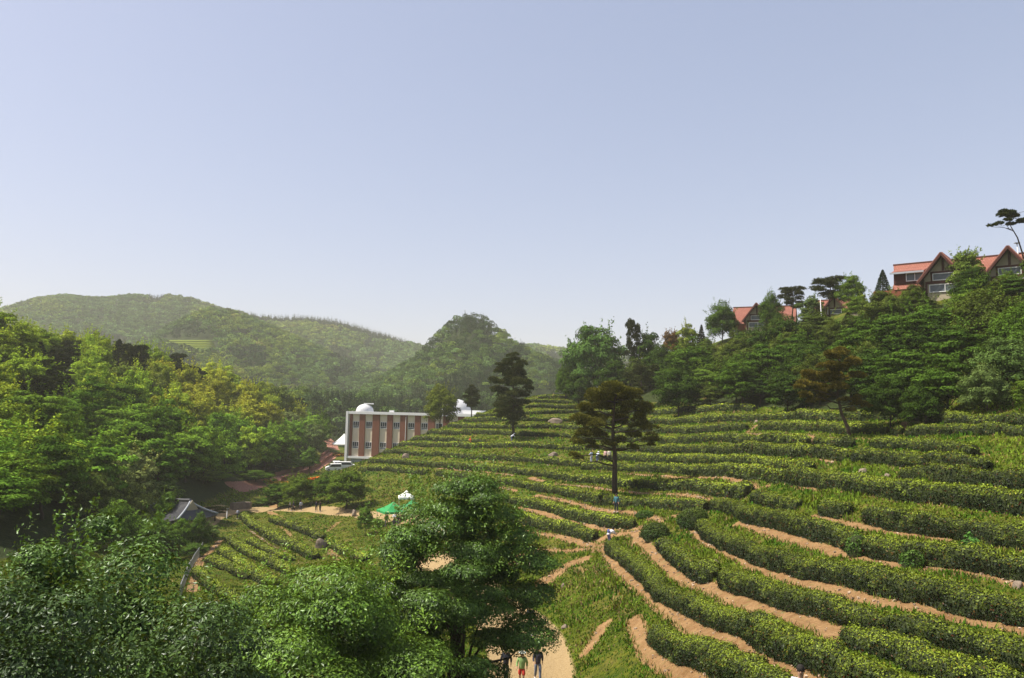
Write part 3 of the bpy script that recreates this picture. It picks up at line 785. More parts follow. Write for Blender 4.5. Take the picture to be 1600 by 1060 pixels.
# ------------------------------------------------------------------ tree builders (each returns crown mesh and trunk mesh at real size)
def trunk_mesh(name, paths):
    G = Geo()
    for pts, rad, sd in paths: G.add(*tube(pts, rad, sd))
    return G.mesh(name, [M_BARK])
def wob(p, g_, a):
    p = np.asarray(p, float).copy(); p[1:-1] += g_.normal(size=(len(p) - 2, p.shape[1])) * a; return p
def curve_to(a, b, g_, sag=.0, n=5, a_=.12):
    t = np.linspace(0, 1, n)[:, None]; a = np.asarray(a, float); b = np.asarray(b, float)
    p = a * (1 - t) + b * t; L = np.linalg.norm(b - a)
    p[:, 2] += (np.sin(t[:, 0] * math.pi) * sag * L)
    return wob(p, g_, L * a_ * .35)
def broadleaf(name, seed, h=10., rad=4.5, clear=.25, lumps=26, leaves=5500, ls=.36, flat=.55, col=(.07, .12, .018), col2=None, spread=.85, gloss=False, stems=1, aspect=.6, fold=0., shape=1.0, lumpr=(.24, .42), twig=0, var=.35, sides=6, limbs=9, shell=.75, trunk_r=None, pend=0.0):
    g_ = np.random.default_rng(seed)
    z0 = h * clear; cz = (h + z0) / 2; rz = (h - z0) / 2
    k = np.arange(lumps) + .5
    ph = math.pi * (1 + 5 ** .5) * k; ct = 1 - 1.75 * k / lumps
    d = np.stack([np.cos(ph) * np.sqrt(1 - ct ** 2), np.sin(ph) * np.sqrt(1 - ct ** 2), ct], 1) + g_.normal(size=(lumps, 3)) * .16
    rr = (.45 + .55 * g_.random(lumps) ** .5)
    lr = rad * (lumpr[0] + (lumpr[1] - lumpr[0]) * g_.random(lumps))
    pos = d * rr[:, None] * [rad * spread, rad * spread, rz * .82] + [0, 0, cz]
    wtop = np.clip((pos[:, 2] - z0) / (h - z0), 0, 1)
    pos[:, :2] *= (1 - (wtop ** 2)[:, None] * .35 * shape)
    G = Geo()
    wts = lr ** 2; cnt = (leaves * wts / wts.sum()).astype(int)
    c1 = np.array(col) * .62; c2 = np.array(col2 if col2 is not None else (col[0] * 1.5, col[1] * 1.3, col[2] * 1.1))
    for i in range(lumps):
        m = cnt[i]
        if m < 3: continue
        dd = rdir(m, g_)
        low = dd[:, 2] < -.1
        dd[low, 2] *= np.where(g_.random(low.sum()) < .75, -1, 1)
        nz = noise3(dd[:, 0] * 2 + i, dd[:, 1] * 2, dd[:, 2] * 2, seed)
        r_ = lr[i] * (shell + (1.12 - shell) * g_.random(m) ** .6) * (1 + .28 * nz)
        p = pos[i] + dd * r_[:, None] * [1.15, 1.15, flat]
        if pend: p[:, 2] -= pend * (np.hypot(dd[:, 0], dd[:, 1]) ** 3) * lr[i]
        nn = unit(dd * .8 + [0, 0, .35] + rdir(m, g_) * .42)
        v, q = leaf_quads(p, nn, ls * (.6 + .8 * g_.random(m)), aspect, g_, fold)
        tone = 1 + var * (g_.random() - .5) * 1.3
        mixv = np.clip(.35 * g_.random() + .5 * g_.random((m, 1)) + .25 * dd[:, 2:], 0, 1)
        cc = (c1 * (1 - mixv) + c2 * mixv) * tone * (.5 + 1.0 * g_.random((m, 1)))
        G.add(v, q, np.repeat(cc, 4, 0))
    if twig:  # shoots that break the outline
        for i in range(twig):
            a = rdir(1, g_)[0]; a[2] = abs(a[2]) * .8 + .35; a = unit(a[None])[0]
            base = a * [rad * .8, rad * .8, rz * .85] + [0, 0, cz]
            L = rad * (.22 + .3 * g_.random()); m = max(8, int(L / ls * 5))
            t = g_.random((m, 1)); p = base + (a * [.8, .8, 1.2]) * L * t + g_.normal(size=(m, 3)) * L * .08
            v, q = leaf_quads(p, unit(rdir(m, g_) + [0, 0, .6]), ls * (.7 + .6 * g_.random(m)), aspect, g_, fold)
            G.add(v, q, np.repeat(c2 * (.8 + .5 * g_.random((m, 1))), 4, 0))
    crown = G.mesh(name + "_crown", [M_LEAFG if gloss else M_LEAF], False)
    paths = []
    tr = trunk_r or h * .022
    for s in range(stems):
        off = g_.normal(size=2) * (.25 * (stems > 1)) * rad * .3
        top = np.array([off[0] * 2, off[1] * 2, cz + rz * .35])
        P = np.array([[off[0] * .2, off[1] * .2, -.4], [off[0] * .5, off[1] * .5, z0 * .6], [off[0], off[1], z0 * 1.1], [off[0] * 1.5, off[1] * 1.5, cz], top])
        P = wob(P, g_, h * .012)
        paths.append((P, np.array([1.25, 1, .85, .5, .12]) * tr / (stems ** .5), sides))
        sel = np.argsort(-lr)[s::stems][:limbs]
        for j in sel:
            zb = z0 * .8 + (pos[j, 2] - z0) * .35
            zb = max(z0 * .7, min(zb, cz))
            b = np.array([np.interp(zb, P[:, 2], P[:, 0]), np.interp(zb, P[:, 2], P[:, 1]), zb])
            paths.append((curve_to(b, pos[j], g_, .08), np.linspace(tr * .45, tr * .08, 5) / (stems ** .3), 5))
    return crown, trunk_mesh(name + "_trunk", paths)
def needles(G, c, r, flat, n, ln, g_, col, col2, up=.5):
    dd = rdir(n, g_); dd[:, 2] = np.where(dd[:, 2] < -.2, -dd[:, 2], dd[:, 2])
    base = c + dd * r * [1, 1, flat] * (.55 + .5 * g_.random((n, 1)))
    dr = unit(dd * [1, 1, .5] + [0, 0, up] + rdir(n, g_) * .75)
    side = unit(np.cross(dr, rdir(n, g_)))
    v, q = leaf_quads(base + dr * ln * .4, side, ln * (.7 + .6 * g_.random(n)), .3, g_, 0, dr)
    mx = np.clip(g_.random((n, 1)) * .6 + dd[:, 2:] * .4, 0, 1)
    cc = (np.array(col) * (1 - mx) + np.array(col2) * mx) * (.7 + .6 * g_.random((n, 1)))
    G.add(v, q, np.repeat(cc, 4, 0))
def pine(name, seed, h, pads, trunk, n=14000, ln=.3, col=(.035, .055, .015), col2=(.12, .12, .03), flat=.42, tr=.2):
    """pads: (x, y, z, r) foliage clouds; trunk: list of points"""
    g_ = np.random.default_rng(seed); G = Geo()
    T = np.array(trunk, float)
    pads = np.array(pads, float); w = pads[:, 3] ** 2; w /= w.sum()
    for (x, y, z, r), ww in zip(pads, w):
        sub = 5
        for _ in range(sub):
            o = rdir(1, g_)[0] * r * .55 * [1, 1, flat]
            needles(G, np.array([x, y, z]) + o, r * .62, flat, int(n * ww / sub), ln, g_, col, col2)
    paths = [(wob(T, g_, h * .004), np.linspace(tr * 1.15, tr * .25, len(T)), 8)]
    for x, y, z, r in pads:
        zb = min(z - abs(r) * .15 - .15 * math.hypot(x, y), T[-1, 2])
        b = np.array([np.interp(zb, T[:, 2], T[:, 0]), np.interp(zb, T[:, 2], T[:, 1]), zb])
        paths.append((curve_to(b, (x, y, z - r * flat * .4), g_, .05), np.linspace(tr * .38, tr * .08, 5), 5))
    return G.mesh(name + "_crown", [M_NEEDLE], False), trunk_mesh(name + "_trunk", paths)
def auto_pads(seed, h, rad, z0, n, style='round'):
    g_ = np.random.default_rng(seed); out = []
    for i in range(n):
        t = (i + .5) / n
        if style == 'cone': z = z0 + (h - z0) * t; R_ = rad * (1 - t) ** .8 + rad * .08
        else: z = z0 + (h - z0) * t * .93; R_ = rad * math.sqrt(max(.05, 1 - (2 * t - .75) ** 2 * .75)) if style == 'round' else rad * (1.0 if t > .5 else .7)
        a = i * 2.4 + g_.random() * .8
        rr = R_ * (.35 + .5 * g_.random())
        out.append((math.cos(a) * rr, math.sin(a) * rr, z, max(.35, R_ * (.34 + .16 * g_.random()))))
    out.append((0, 0, h - rad * .18, rad * .28))
    return out
def conifer(name, seed, h, rad, n=5000, ls=.34, col=(.016, .032, .014), col2=(.04, .065, .022), z0=.1):
    g_ = np.random.default_rng(seed)
    t = g_.random(n) ** 1.35; lay = int(h / .7)
    t = (np.floor(t * lay) + g_.random(n) ** 1.5 * .75) / lay
    z = h * (z0 + (1 - z0) * t); R_ = rad * (1 - t) ** .85
    a = g_.random(n) * 6.283; br = np.floor(a / 6.283 * 11) + .5
    a = br / 11 * 6.283 + t * 17 + g_.normal(size=n) * .18
    rr = R_ * (.25 + .8 * g_.random(n) ** .55)
    p = np.stack([np.cos(a) * rr, np.sin(a) * rr, z - rr * .28], 1)
    dr = unit(np.stack([np.cos(a), np.sin(a), -.15 + 0 * a], 1) + rdir(n, g_) * .55)
    v, q = leaf_quads(p, unit(np.cross(dr, rdir(n, g_)) + [0, 0, .5]), ls * (.6 + .8 * g_.random(n)), .35, g_, 0, dr)
    mx = g_.random((n, 1)); cc = (np.array(col) * (1 - mx) + np.array(col2) * mx)
    G = Geo(); G.add(v, q, np.repeat(cc, 4, 0))
    tip = np.array([[0, 0, -.3], [0, 0, h * .5], [0, 0, h * 1.01]])
    return G.mesh(name + "_crown", [M_NEEDLE], False), trunk_mesh(name + "_trunk", [(tip, [h * .022, h * .014, .015], 6)])

# prototypes: (crown, trunk, natural height, natural crown radius)
PR = {}
for i in range(5):
    PR[f"b{i}"] = (*broadleaf("forest_tree", 20 + i, 10, 4.6, .04, 46, 11000, .40, [.7, .85, .6, .8, .7][i], (.085, .11, .08), (.13, .15, .10), twig=14, shape=[1, .6, 1.2, .9, .3][i], lumpr=(.17, .3), shell=.8), 10, 4.9)
for i in range(3):
    PR[f"l{i}"] = (*broadleaf("layered_tree", 40 + i, 9, 4.8, .1, 50, 13000, .32, .42, (.085, .11, .08), (.13, .15, .10), twig=10, lumpr=(.17, .29), shell=.8), 9, 5.2)
for i in range(3):   # nearer bushy trees at right
    PR[f"n{i}"] = (*broadleaf("bushy_tree", 60 + i, 7.5, 4.2, .03, 70, 24000, .235, [.75, .9, .6][i], (.085, .11, .08), (.14, .155, .10), twig=16, lumpr=(.14, .26), shell=.8), 7.5, 4.7)
PR["p0"] = (*pine("forest_pine", 70, 10, auto_pads(3, 10, 3.0, 3.0, 16), [(0, 0, -.4), (.1, 0, 3), (-.1, .1, 6), (0, 0, 9.4)], 9000, .42, (.5, .5, .5), (1.3, 1.2, 1.0), .65, .17), 10, 3.2)
PR["p1"] = (*pine("forest_pine", 71, 10, auto_pads(4, 10, 3.4, 4.5, 13, 'flat'), [(0, 0, -.4), (.3, 0, 3), (-.1, .2, 6), (.2, 0, 9.4)], 9000, .42, (.5, .5, .5), (1.3, 1.2, 1.0), .6, .17), 10, 3.6)
PR["c0"] = (*conifer("spruce", 80, 10, 2.3, 6000, .4, (.5, .5, .5), (1.2, 1.2, 1.1)), 10, 2.4)
PR["c1"] = (*conifer("spruce", 81, 10, 3.0, 7000, .42, (.5, .5, .5), (1.2, 1.2, 1.1)), 10, 3.1)

def put_tree(key, x, y, h, w, tint, name, label, cat, group=None, seed=0, z=None, lean=0.0):
    cr, tr, nh, nr = PR[key]
    g_ = np.random.default_rng(seed + 9000)
    zg = float(H(x, y)) if z is None else z
    e = empty(name, (x, y, zg), g_.random() * 6.28)
    if lean: e.rotation_euler = (0, lean, 0)
    s = w / (2 * nr)
    e.scale = (s, s, h / nh)
    tag(e, label, cat, group)
    link("crown", cr, e, tint); link("trunk", tr, e, (1, 1, 1))
    return e
def place(key, px, d, top_py, wpx, tint, name, label, cat, group=None, seed=0, hmin=1.5):
    """a tree whose crown tops out on the sight line (px, top_py) at forward distance d, standing on the land there"""
    t = at_depth(px, top_py, d)
    x, y, zt = t
    if px > 860 and top_py > 440:      # on the steep bank: step down the slope until the tree has a natural height
        d1 = d
        while zt - float(H(x, y)) < .8 * wpx * d1 / F and d1 > d * .8:
            d1 *= .985; x, y, zt = at_depth(px, top_py, d1)
        wpx *= d1 / d; wpx *= d / d1; d = d1
    h = max(hmin, zt - float(H(x, y)))
    return put_tree(key, x, y, h, wpx * d / F, tint, name, label, cat, group, seed or int(px * 7 + top_py))
# ------------------------------------------------------------------ the wood on the near left hill, tree by tree
_T = ["first", "second", "third", "fourth", "fifth", "sixth", "seventh", "eighth", "ninth", "tenth", "eleventh", "twelfth", "thirteenth", "fourteenth", "fifteenth", "sixteenth", "seventeenth", "eighteenth", "nineteenth"]
ORD = [""] + [t_ + " " for t_ in _T[1:]] + [f"{tens}{'ieth ' if i_ == 0 else 'y-' + _T[i_ - 1] + ' '}" for tens in ("twent", "thirt", "fort", "fift") for i_ in range(10)]
TINT = {  # multiplies the prototype leaf colour (about .1,.13,.09)
 'lime': ((2.4, 2.9, .4), "lime green"), 'yellow': ((3.0, 2.9, .4), "golden yellow"), 'green': ((1.35, 2.1, .3), "fresh green"),
 'deep': ((.9, 1.4, .22), "deep green"), 'olive': ((1.5, 1.7, .45), "olive green"), 'pale': ((1.5, 1.75, .75), "pale silvery green"), 'pine': (None, "dark")}
def near_wood():
    g_ = np.random.default_rng(77)
    pts = []
    cand = []
    for _ in range(40000):
        th = -.70 + .75 * g_.random(); r = 78 * (300 / 78) ** g_.random()
        cand.append((r * math.sin(th), r * math.cos(th)))
    cand = np.array(cand)
    z = H(cand[:, 0], cand[:, 1]); qx, qy = project(np.stack([cand[:, 0], cand[:, 1], z], -1))
    inside = poly_in(qx, qy, [(-260, 480), (-100, 500), (250, 560), (430, 590), (540, 625), (548, 668), (512, 700), (488, 716), (462, 722), (425, 738), (350, 752), (300, 762), (230, 790), (120, 815), (20, 830), (-260, 860)])
    cand, z, qx, qy = cand[inside], z[inside], qx[inside], qy[inside]
    # sight test: keep trees whose top rises above everything nearer in the same direction
    for i in range(len(cand)):
        x, y = cand[i]; r = math.hypot(x, y)
        gap = 4.1 + r * .0125
        if all((x - a) ** 2 + (y - b) ** 2 > gap * gap for a, b, *_ in pts): 
            t = math.atan2(x, y)
            rs = np.linspace(60, r - 8, 40)
            ang = ((H(rs * math.sin(t), rs * math.cos(t)) + 6.0 - CZ) / rs).max() if r > 75 else -9
            if (z[i] + 11 - CZ) / r > ang and qx[i] > -60: pts.append((x, y, z[i], qx[i], qy[i]))
    pts.sort(key=lambda p: p[1])
    pts = pts[:296]
    recs = []
    for x, y, zz, px, py in pts:
        d = y
        tpx, tpy = project(np.array([x, y, zz + 9]))
        n_ = float(noise3(x / 14, y / 14, 0, 3)); n2 = float(noise3(x / 9, y / 9, 4, 3)); u = g_.random()
        kind = 'green'
        if tpy < 600 and tpx < 240: kind = 'lime' if n_ > -.5 else 'olive'
        if 225 < tpx < 520 and 545 < tpy < 650: kind = 'yellow' if n_ + u * .5 > .05 else ('lime' if u < .6 else 'olive')
        if 350 < tpx and 640 < tpy < 680: kind = 'lime' if u < .45 else ('yellow' if u < .6 else 'green')
        if 60 < tpx < 110 and 520 < tpy < 585: kind = 'pine'
        if tpx > 150 and tpy < 573 and n2 > .15: kind = 'pine'
        if 600 < tpy < 660 and 40 < tpx < 200: kind = 'deep'
        elif tpy > 640: kind = 'deep' if n_ > .1 else ('green' if u < .8 else 'pale')
        if kind == 'green' and u < .12: kind = 'lime'
        if tpx > 455 and tpy < 650 and u < .5: kind = 'pine'
        h = (7.5 + 4.0 * g_.random()) * (.8 if tpx < 130 else 1); w = 6.0 + r_w(d) + 3.0 * g_.random()
        if kind in ('deep', 'green') and d < 150: key = ['l0', 'l1', 'l2', 'b2'][g_.integers(4)]; w *= 1.15
        elif kind == 'pine': key = ['p0', 'p1', 'p0', 'c1'][g_.integers(4)]; h *= 1.05; w *= .85
        else: key = f"b{g_.integers(5)}"
        if kind == 'pine': tint = np.array([.035, .05, .02]) * (.8 + .5 * g_.random())
        else: tint = np.array(TINT[kind][0]) * (.8 + .4 * g_.random()) * np.array([1 + .2 * (g_.random() - .5), 1, 1])
        zone = "along the crest of the left hill" if tpy < 560 + .18 * tpx - 20 else ("on the upper left slope" if tpy < 620 else ("on the middle left slope" if tpy < 675 else "at the foot of the left slope"))
        recs.append([key, x, y, h, w, tint, kind, zone, tpx])
    cnt = {}
    for r in sorted(recs, key=lambda r: r[8]):
        k = (r[6], r[7]); cnt[k] = cnt.get(k, 0) + 1; i = cnt[k] - 1
        what = {'pine': "dark conifer"}.get(r[6], TINT[r[6]][1] + " broadleaf tree")
        o_ = ORD[i]
        lab = (f"{o_}{what} from the left {r[7]}" if i else f"leftmost {what} {r[7]}")
        put_tree(r[0], r[1], r[2], r[3], r[4], r[5], "pine_tree" if r[6] == 'pine' else "broadleaf_tree", lab, "tree", "trees of the wood on the left hill", int(r[8] * 10) % 9999 + 1)
    print("near wood", len(recs))
def r_w(d): return 1.2
near_wood()

# ------------------------------------------------------------------ trees and bushes on the steep bank at right
T = lambda r, g, b: (r, g, b)
G1, G2, G3, OL, LI = T(.58, .94, .18), T(.38, .62, .15), T(.9, 1.3, .24), T(.7, .86, .23), T(1.8, 2.1, .4)
PN = np.array([.05, .065, .024])
RIGHT = [ # key, px, dist, top, width px, tint, name, label
 ('n0',930,178,512,112,T(.75,1.25,.42),"broadleaf_tree","large dense bluish green tree at the left end of the wood above the tea"),
 ('n1',885,182,572,42,G1,"bush","low bush at the left foot of the large bluish green tree"),
 ('p1',988,172,504,30,PN,"pine_tree","thin pine rising behind the large bluish green tree, right of its crown"),
 ('b1',1012,172,520,50,G2,"broadleaf_tree","olive topped tree with reddish shoots, right of the large bluish green tree"),
 ('b3',1050,172,514,36,T(1.2,.6,.25),"broadleaf_tree","small tree with reddish brown leaves on the skyline"),
 ('b2',1074,168,506,34,T(1.9,2.0,.5),"young_tree","pale feathery young tree on the skyline right of the reddish one"),
 ('c0',1096,165,507,22,PN*.7,"spruce_tree","small dark pointed spruce on the skyline beside the pale young tree"),
 ('n2',1085,140,535,100,G1,"broadleaf_tree","broad fresh green tree left of the middle of the wood at right"),
 ('n1',1030,160,545,64,G2,"broadleaf_tree","dark tree between the bluish green tree and the broad fresh green one"),
 ('b1',1000,165,560,60,OL,"broadleaf_tree","grey green tree directly behind the little umbrella pine"),
 ('p1',1003,146,572,52,PN*1.3,"pine_tree","little umbrella pine with a bare stem behind the big pine's right side"),
 ('n0',1060,130,580,84,G2,"bush","dark shrub mass under the broad fresh green tree"),
 ('n2',1110,130,600,40,OL,"bush","small olive bush just above the highest tea hedge"),
 ('n1',1128,166,476,58,G1,"broadleaf_tree","round green tree on the skyline left of the far red roof"),
 ('n0',1150,150,530,80,OL,"broadleaf_tree","olive tree in the wood below the far red roof"),
 ('n2',1160,128,560,90,G1,"broadleaf_tree","green tree low in the wood, right of the olive bush"),
 ('l0',1200,118,535,96,G1,"broadleaf_tree","layered green tree in the middle of the wood at right"),
 ('n1',1185,140,515,70,G2,"broadleaf_tree","dark green tree right below the far red gable"),
 ('n1',1203,152,461,44,G1,"broadleaf_tree","green tree in front of the far red gable's right slope"),
 ('p1',1238,150,449,46,PN,"pine_tree","dark cloud shaped pine between the far red roof and the hidden gable"),
 ('n0',1230,132,520,74,OL,"broadleaf_tree","dull green tree below the cloud shaped pine"),
 ('c1',1255,128,500,40,PN*.9,"spruce_tree","dark cone shaped conifer on the bank below the thin street lamp"),
 ('n2',1270,112,540,90,G2,"broadleaf_tree","dark green tree behind the leaning pine's crown, left side"),
 ('p1',1296,136,434,62,PN*1.15,"pine_tree","wide flat topped pine in front of the hidden red gable"),
 ('b0',1268,137,462,40,PN*16,"broadleaf_tree","low brownish tree left of the wide flat topped pine"),
 ('n0',1330,132,432,46,G3,"broadleaf_tree","bright green round tree on the skyline right of the flat topped pine"),
 ('b2',1347,130,458,14,LI,"young_tree","tiny pale sapling at the foot of the bright round skyline tree"),
 ('n1',1300,118,505,60,OL,"bush","olive shrub under the rocky outcrop"),
 ('c1',1379,118,421,34,T(.045,.075,.045),"spruce_tree","bluish spruce on the skyline left of the near red roofed house"),
 ('c1',1370,112,462,34,PN*.9,"spruce_tree","dark squat conifer just below the bluish skyline spruce"),
 ('l1',1345,100,500,92,G1,"broadleaf_tree","layered green tree on the bank below the outcrop"),
 ('l0',1400,96,486,100,G1,"broadleaf_tree","broad layered tree below the left end of the near red roof"),
 ('c1',1467,104,426,34,PN,"spruce_tree","dark conifer in front of the near house's left gable"),
 ('c0',1497,104,432,22,PN,"spruce_tree","slender dark conifer right of the one before the gable"),
 ('n0',1430,103,446,44,OL,"bush","olive shrub below the near house's dormer window"),
 ('b3',1508,99,388,56,T(1.3,1.6,.4),"broadleaf_tree","sparse light green tree standing before the near house between its two gables"),
 ('l2',1455,92,470,110,G1,"broadleaf_tree","wide layered tree on the bank under the near house's left gable"),
 ('n2',1520,92,448,100,G3,"broadleaf_tree","bright olive green bush on the bank below the two gables"),
 ('c1',1555,98,428,26,PN,"spruce_tree","small dark conifer on the bank below the right gable"),
 ('n1',1580,90,436,90,OL,"broadleaf_tree","olive tree at the right edge just below the house"),
 ('l1',1500,84,508,120,G1,"broadleaf_tree","large layered tree in the middle of the bank near the right edge"),
 ('l0',1415,88,540,110,G1,"broadleaf_tree","large layered tree above the darkest hollow of the bank"),
 ('l2',1360,90,555,90,G2,"broadleaf_tree","dark layered tree right behind the leaning pine"),
 ('n0',1570,78,530,110,T(.75,1.1,.4),"broadleaf_tree","grey green big tree low at the right edge"),
 ('l1',1480,78,560,110,G1,"broadleaf_tree","layered tree low on the bank with pale leaf sprays"),
 ('n1',1540,74,575,80,T(1.0,1.3,.55),"bush","pale leaved bush at the foot of the bank near the right edge"),
 ('n2',1230,112,580,80,G2,"bush","dark shrub at the bank foot left of the leaning pine"),
 ('n0',1390,80,590,90,G2,"bush","dark shrub in the hollow right of the leaning pine's trunk"),
 ('n1',1445,77,600,80,G2,"bush","dark shrub filling the shade at the bank foot"),
 ('n2',1610,76,480,90,G1,"broadleaf_tree","green tree cut off by the right edge above the tea"),
 ('n2',1610,70,590,60,G3,"bush","bright bush at the bank foot cut off by the right edge"),
 ('c1',1325,116,488,36,PN*.9,"spruce_tree","dark conifer beside the rocky outcrop, right of the lamp"),
 ('n1',1215,146,492,34,G2,"bush","shrub beneath the green tree before the far gable"),
 ('c0',1197,146,497,16,PN*1.5,"spruce_tree","tiny conifer below the far gable"),
 ('n2',1100,160,545,46,G1,"bush","shrub under the pointed skyline spruce"),
 ('n0',960,168,565,60,G2,"bush","dark shrub under the large bluish green tree's right side"),
 ('n0',905,172,585,50,G2,"bush","dark shrub under the large bluish green tree's left side"),
]
for i, (k, px, d, top, w, t, nm, lab) in enumerate(RIGHT):
    place(k, px, d, top, w * 1.05, tuple(t), nm, lab, "bush" if nm == "bush" else "tree", None, 300 + i)

def bank_fill():
    g_ = np.random.default_rng(31)
    c = []
    x = 14 + 90 * g_.random(9000); y = 62 + 125 * g_.random(9000); z = H(x, y)
    qx, qy = project(np.stack([x, y, z], -1))
    ok = poly_in(qx, qy, [(985, 590), (1010, 626), (1080, 630), (1190, 634), (1300, 637), (1400, 642), (1470, 622), (1600, 598), (1680, 590), (1680, 436), (1560, 445), (1450, 468), (1330, 502), (1240, 522), (1140, 535), (1050, 566)])
    for i in np.nonzero(ok)[0]:
        if all((x[i] - a[0]) ** 2 + (y[i] - a[1]) ** 2 > (3.7 + y[i] * .006) ** 2 for a in c): c.append((x[i], y[i], qx[i], qy[i]))
    cnt = {}
    for x_, y_, px_, py_ in sorted(c, key=lambda a: a[2]):
        top = 640 - (px_ - 1000) * .33
        band = "near the top of the steep bank" if py_ < np.interp(px_, [1000, 1600], [600, 480]) else ("halfway up the steep bank" if py_ < np.interp(px_, [1000, 1600], [615, 555]) else "low on the steep bank")
        u = g_.random(); hi = "top" in band
        kind, tint = ("olive green", OL) if u < .25 else (("dark green", G2) if u < .5 else (("bright green", G3) if u > .82 else ("fresh green", G1)))
        h = (2.4 + 1.6 * g_.random()) if hi else (3.6 + 3.0 * g_.random())
        w = h * (1.05 + .4 * g_.random())
        cnt[(kind, band)] = cnt.get((kind, band), 0) + 1; i = cnt[(kind, band)] - 1
        lab = f"{ORD[i] if i else ''}{kind} bush {'from the left ' if i else 'furthest left '}{band} at right"
        put_tree(['n0', 'n1', 'n2', 'l1'][g_.integers(4)], x_, y_, h, w, tuple(np.array(tint) * (.85 + .35 * g_.random())), "bush", lab, "bush", "bushes covering the steep bank", int(px_ * 3))
    print("bank", len(c))
bank_fill()

# ------------------------------------------------------------------ trees around the valley path and below the wood
VALLEY = [
 ('n2',245,101,806,50,G1,"bush","leafy bush hiding the pavilion's left columns"),
 ('n0',283,104,812,44,G1,"bush","leafy bush in front of the middle of the pavilion wall"),
 ('n1',312,106,806,40,G2,"bush","dark leafy bush in front of the pavilion's right corner"),
 ('b2',35,118,700,100,T(1.0,1.5,.3),"broadleaf_tree","large green tree at the left edge at the foot of the wood"),
 ('l0',110,120,705,110,G2,"broadleaf_tree","dark spreading tree at the foot of the wood, second from the left edge"),
 ('b0',170,128,690,90,T(.8,1.2,.25),"broadleaf_tree","green tree at the foot of the wood left of the narrow lime green one"),
 ('l2',265,140,705,90,G2,"broadleaf_tree","dark tree between the narrow lime green tree and the bright rounded one"),
 ('b3',250,122,745,70,T(1.2,1.6,.5),"broadleaf_tree","pale green tree above the left end of the pavilion roof"),
 ('n2',60,108,748,100,T(.9,1.4,.3),"broadleaf_tree","fresh green tree low in the valley near the left edge"),
 ('n0',130,112,738,80,G1,"broadleaf_tree","green tree low in the valley beneath the dark spreading one"),
 ('n1',180,88,790,90,G1,"bush","broad bush in the valley behind the glossy thicket"),
 ('n2',245,96,815,80,G2,"bush","dark bush in the valley beneath the pavilion"),
 ('b1',375,185,715,70,G2,"broadleaf_tree","dark tree at the wood's edge above the cherry row"),
 ('n1',690,186,606,62,T(1.1,1.25,.3),"maple_tree","round spreading maple on the crest before the brick and cream building"),
 ('n2',325,150,735,84,T(1.2,1.7,.3),"broadleaf_tree","bright green rounded tree behind the tiled pavilion roof"),
 ('b1',215,125,688,50,T(2.0,2.1,.4),"broadleaf_tree","tall narrow lime green tree at the foot of the wood"),
 ('n0',205,105,756,86,T(1.25,1.45,.45),"broadleaf_tree","bushy olive green tree left of the tiled pavilion roof"),
 ('n1',150,100,745,80,T(1.1,1.35,.4),"broadleaf_tree","green tree left of the bushy olive one"),
 ('n2',90,98,770,90,T(1.0,1.2,.4),"broadleaf_tree","low green tree near the left edge below the wood"),
 ('n1',20,95,780,90,G1,"broadleaf_tree","dark green low tree at the left edge"),
 ('n0',262,112,770,44,G1,"bush","shrub right against the pavilion's left side"),
 ('p1',337,128,792,40,PN*1.0,"pine_tree","small dark pine right of the tiled pavilion"),
 ('b2',332,110,822,26,PN*14,"bush","brown green shrub below the pavilion's right eave"),
 ('n1',305,100,850,46,G2,"bush","dark bush left of the white railing"),
 ('n0',400,172,735,60,G1,"cherry_tree","cherry tree below the brick coloured road, leftmost of the row"),
 ('n2',436,142,752,56,G1,"cherry_tree","cherry tree by the valley path, left of the walkers"),
 ('n1',470,139,744,62,T(.9,1.25,.22),"cherry_tree","cherry tree by the valley path just left of the pair of walkers"),
 ('n2',515,137,742,58,G1,"cherry_tree","cherry tree by the valley path just right of the pair of walkers"),
 ('n0',544,128,738,78,T(.85,1.2,.22),"cherry_tree","largest cherry tree by the path, casting shade on the dirt"),
 ('b1',485,200,700,36,G1,"broadleaf_tree","small tree beside the bend of the brick coloured road"),
 ('l1',455,195,712,60,G1,"broadleaf_tree","tree above the brick coloured road, left of its bend"),
 ('l2',420,190,716,56,G2,"broadleaf_tree","dark tree above the lower end of the brick coloured road"),
 ('n2',480,255,662,40,LI,"broadleaf_tree","lime green tree above the road bend near the white marquee"),
 ('n1',362,172,745,50,G1,"broadleaf_tree","green tree between the bright rounded tree and the cherry row"),
 ('n0',420,150,790,44,T(.4,.6,.2),"bush","dark low bush at the left end of the walkers' path"),
 ('n2',572,108,790,30,G1,"bush","small shrub left of the green canopy"),
 ('n2',590,112,812,30,G1,"bush","low shrub in front of the green canopy's left leg"),
]
for i, (k, px, d, top, w, t, nm, lab) in enumerate(VALLEY):
    if nm in ("broadleaf_tree", "bush") and t[0] < 1.0: t = tuple(1.75 * q for q in t)
    place(k, px, d, top, w * 1.05, tuple(t), nm, lab, "bush" if nm == "bush" else "tree", "cherry trees along the valley path" if nm == "cherry_tree" else None, 500 + i, hmin=1.2)

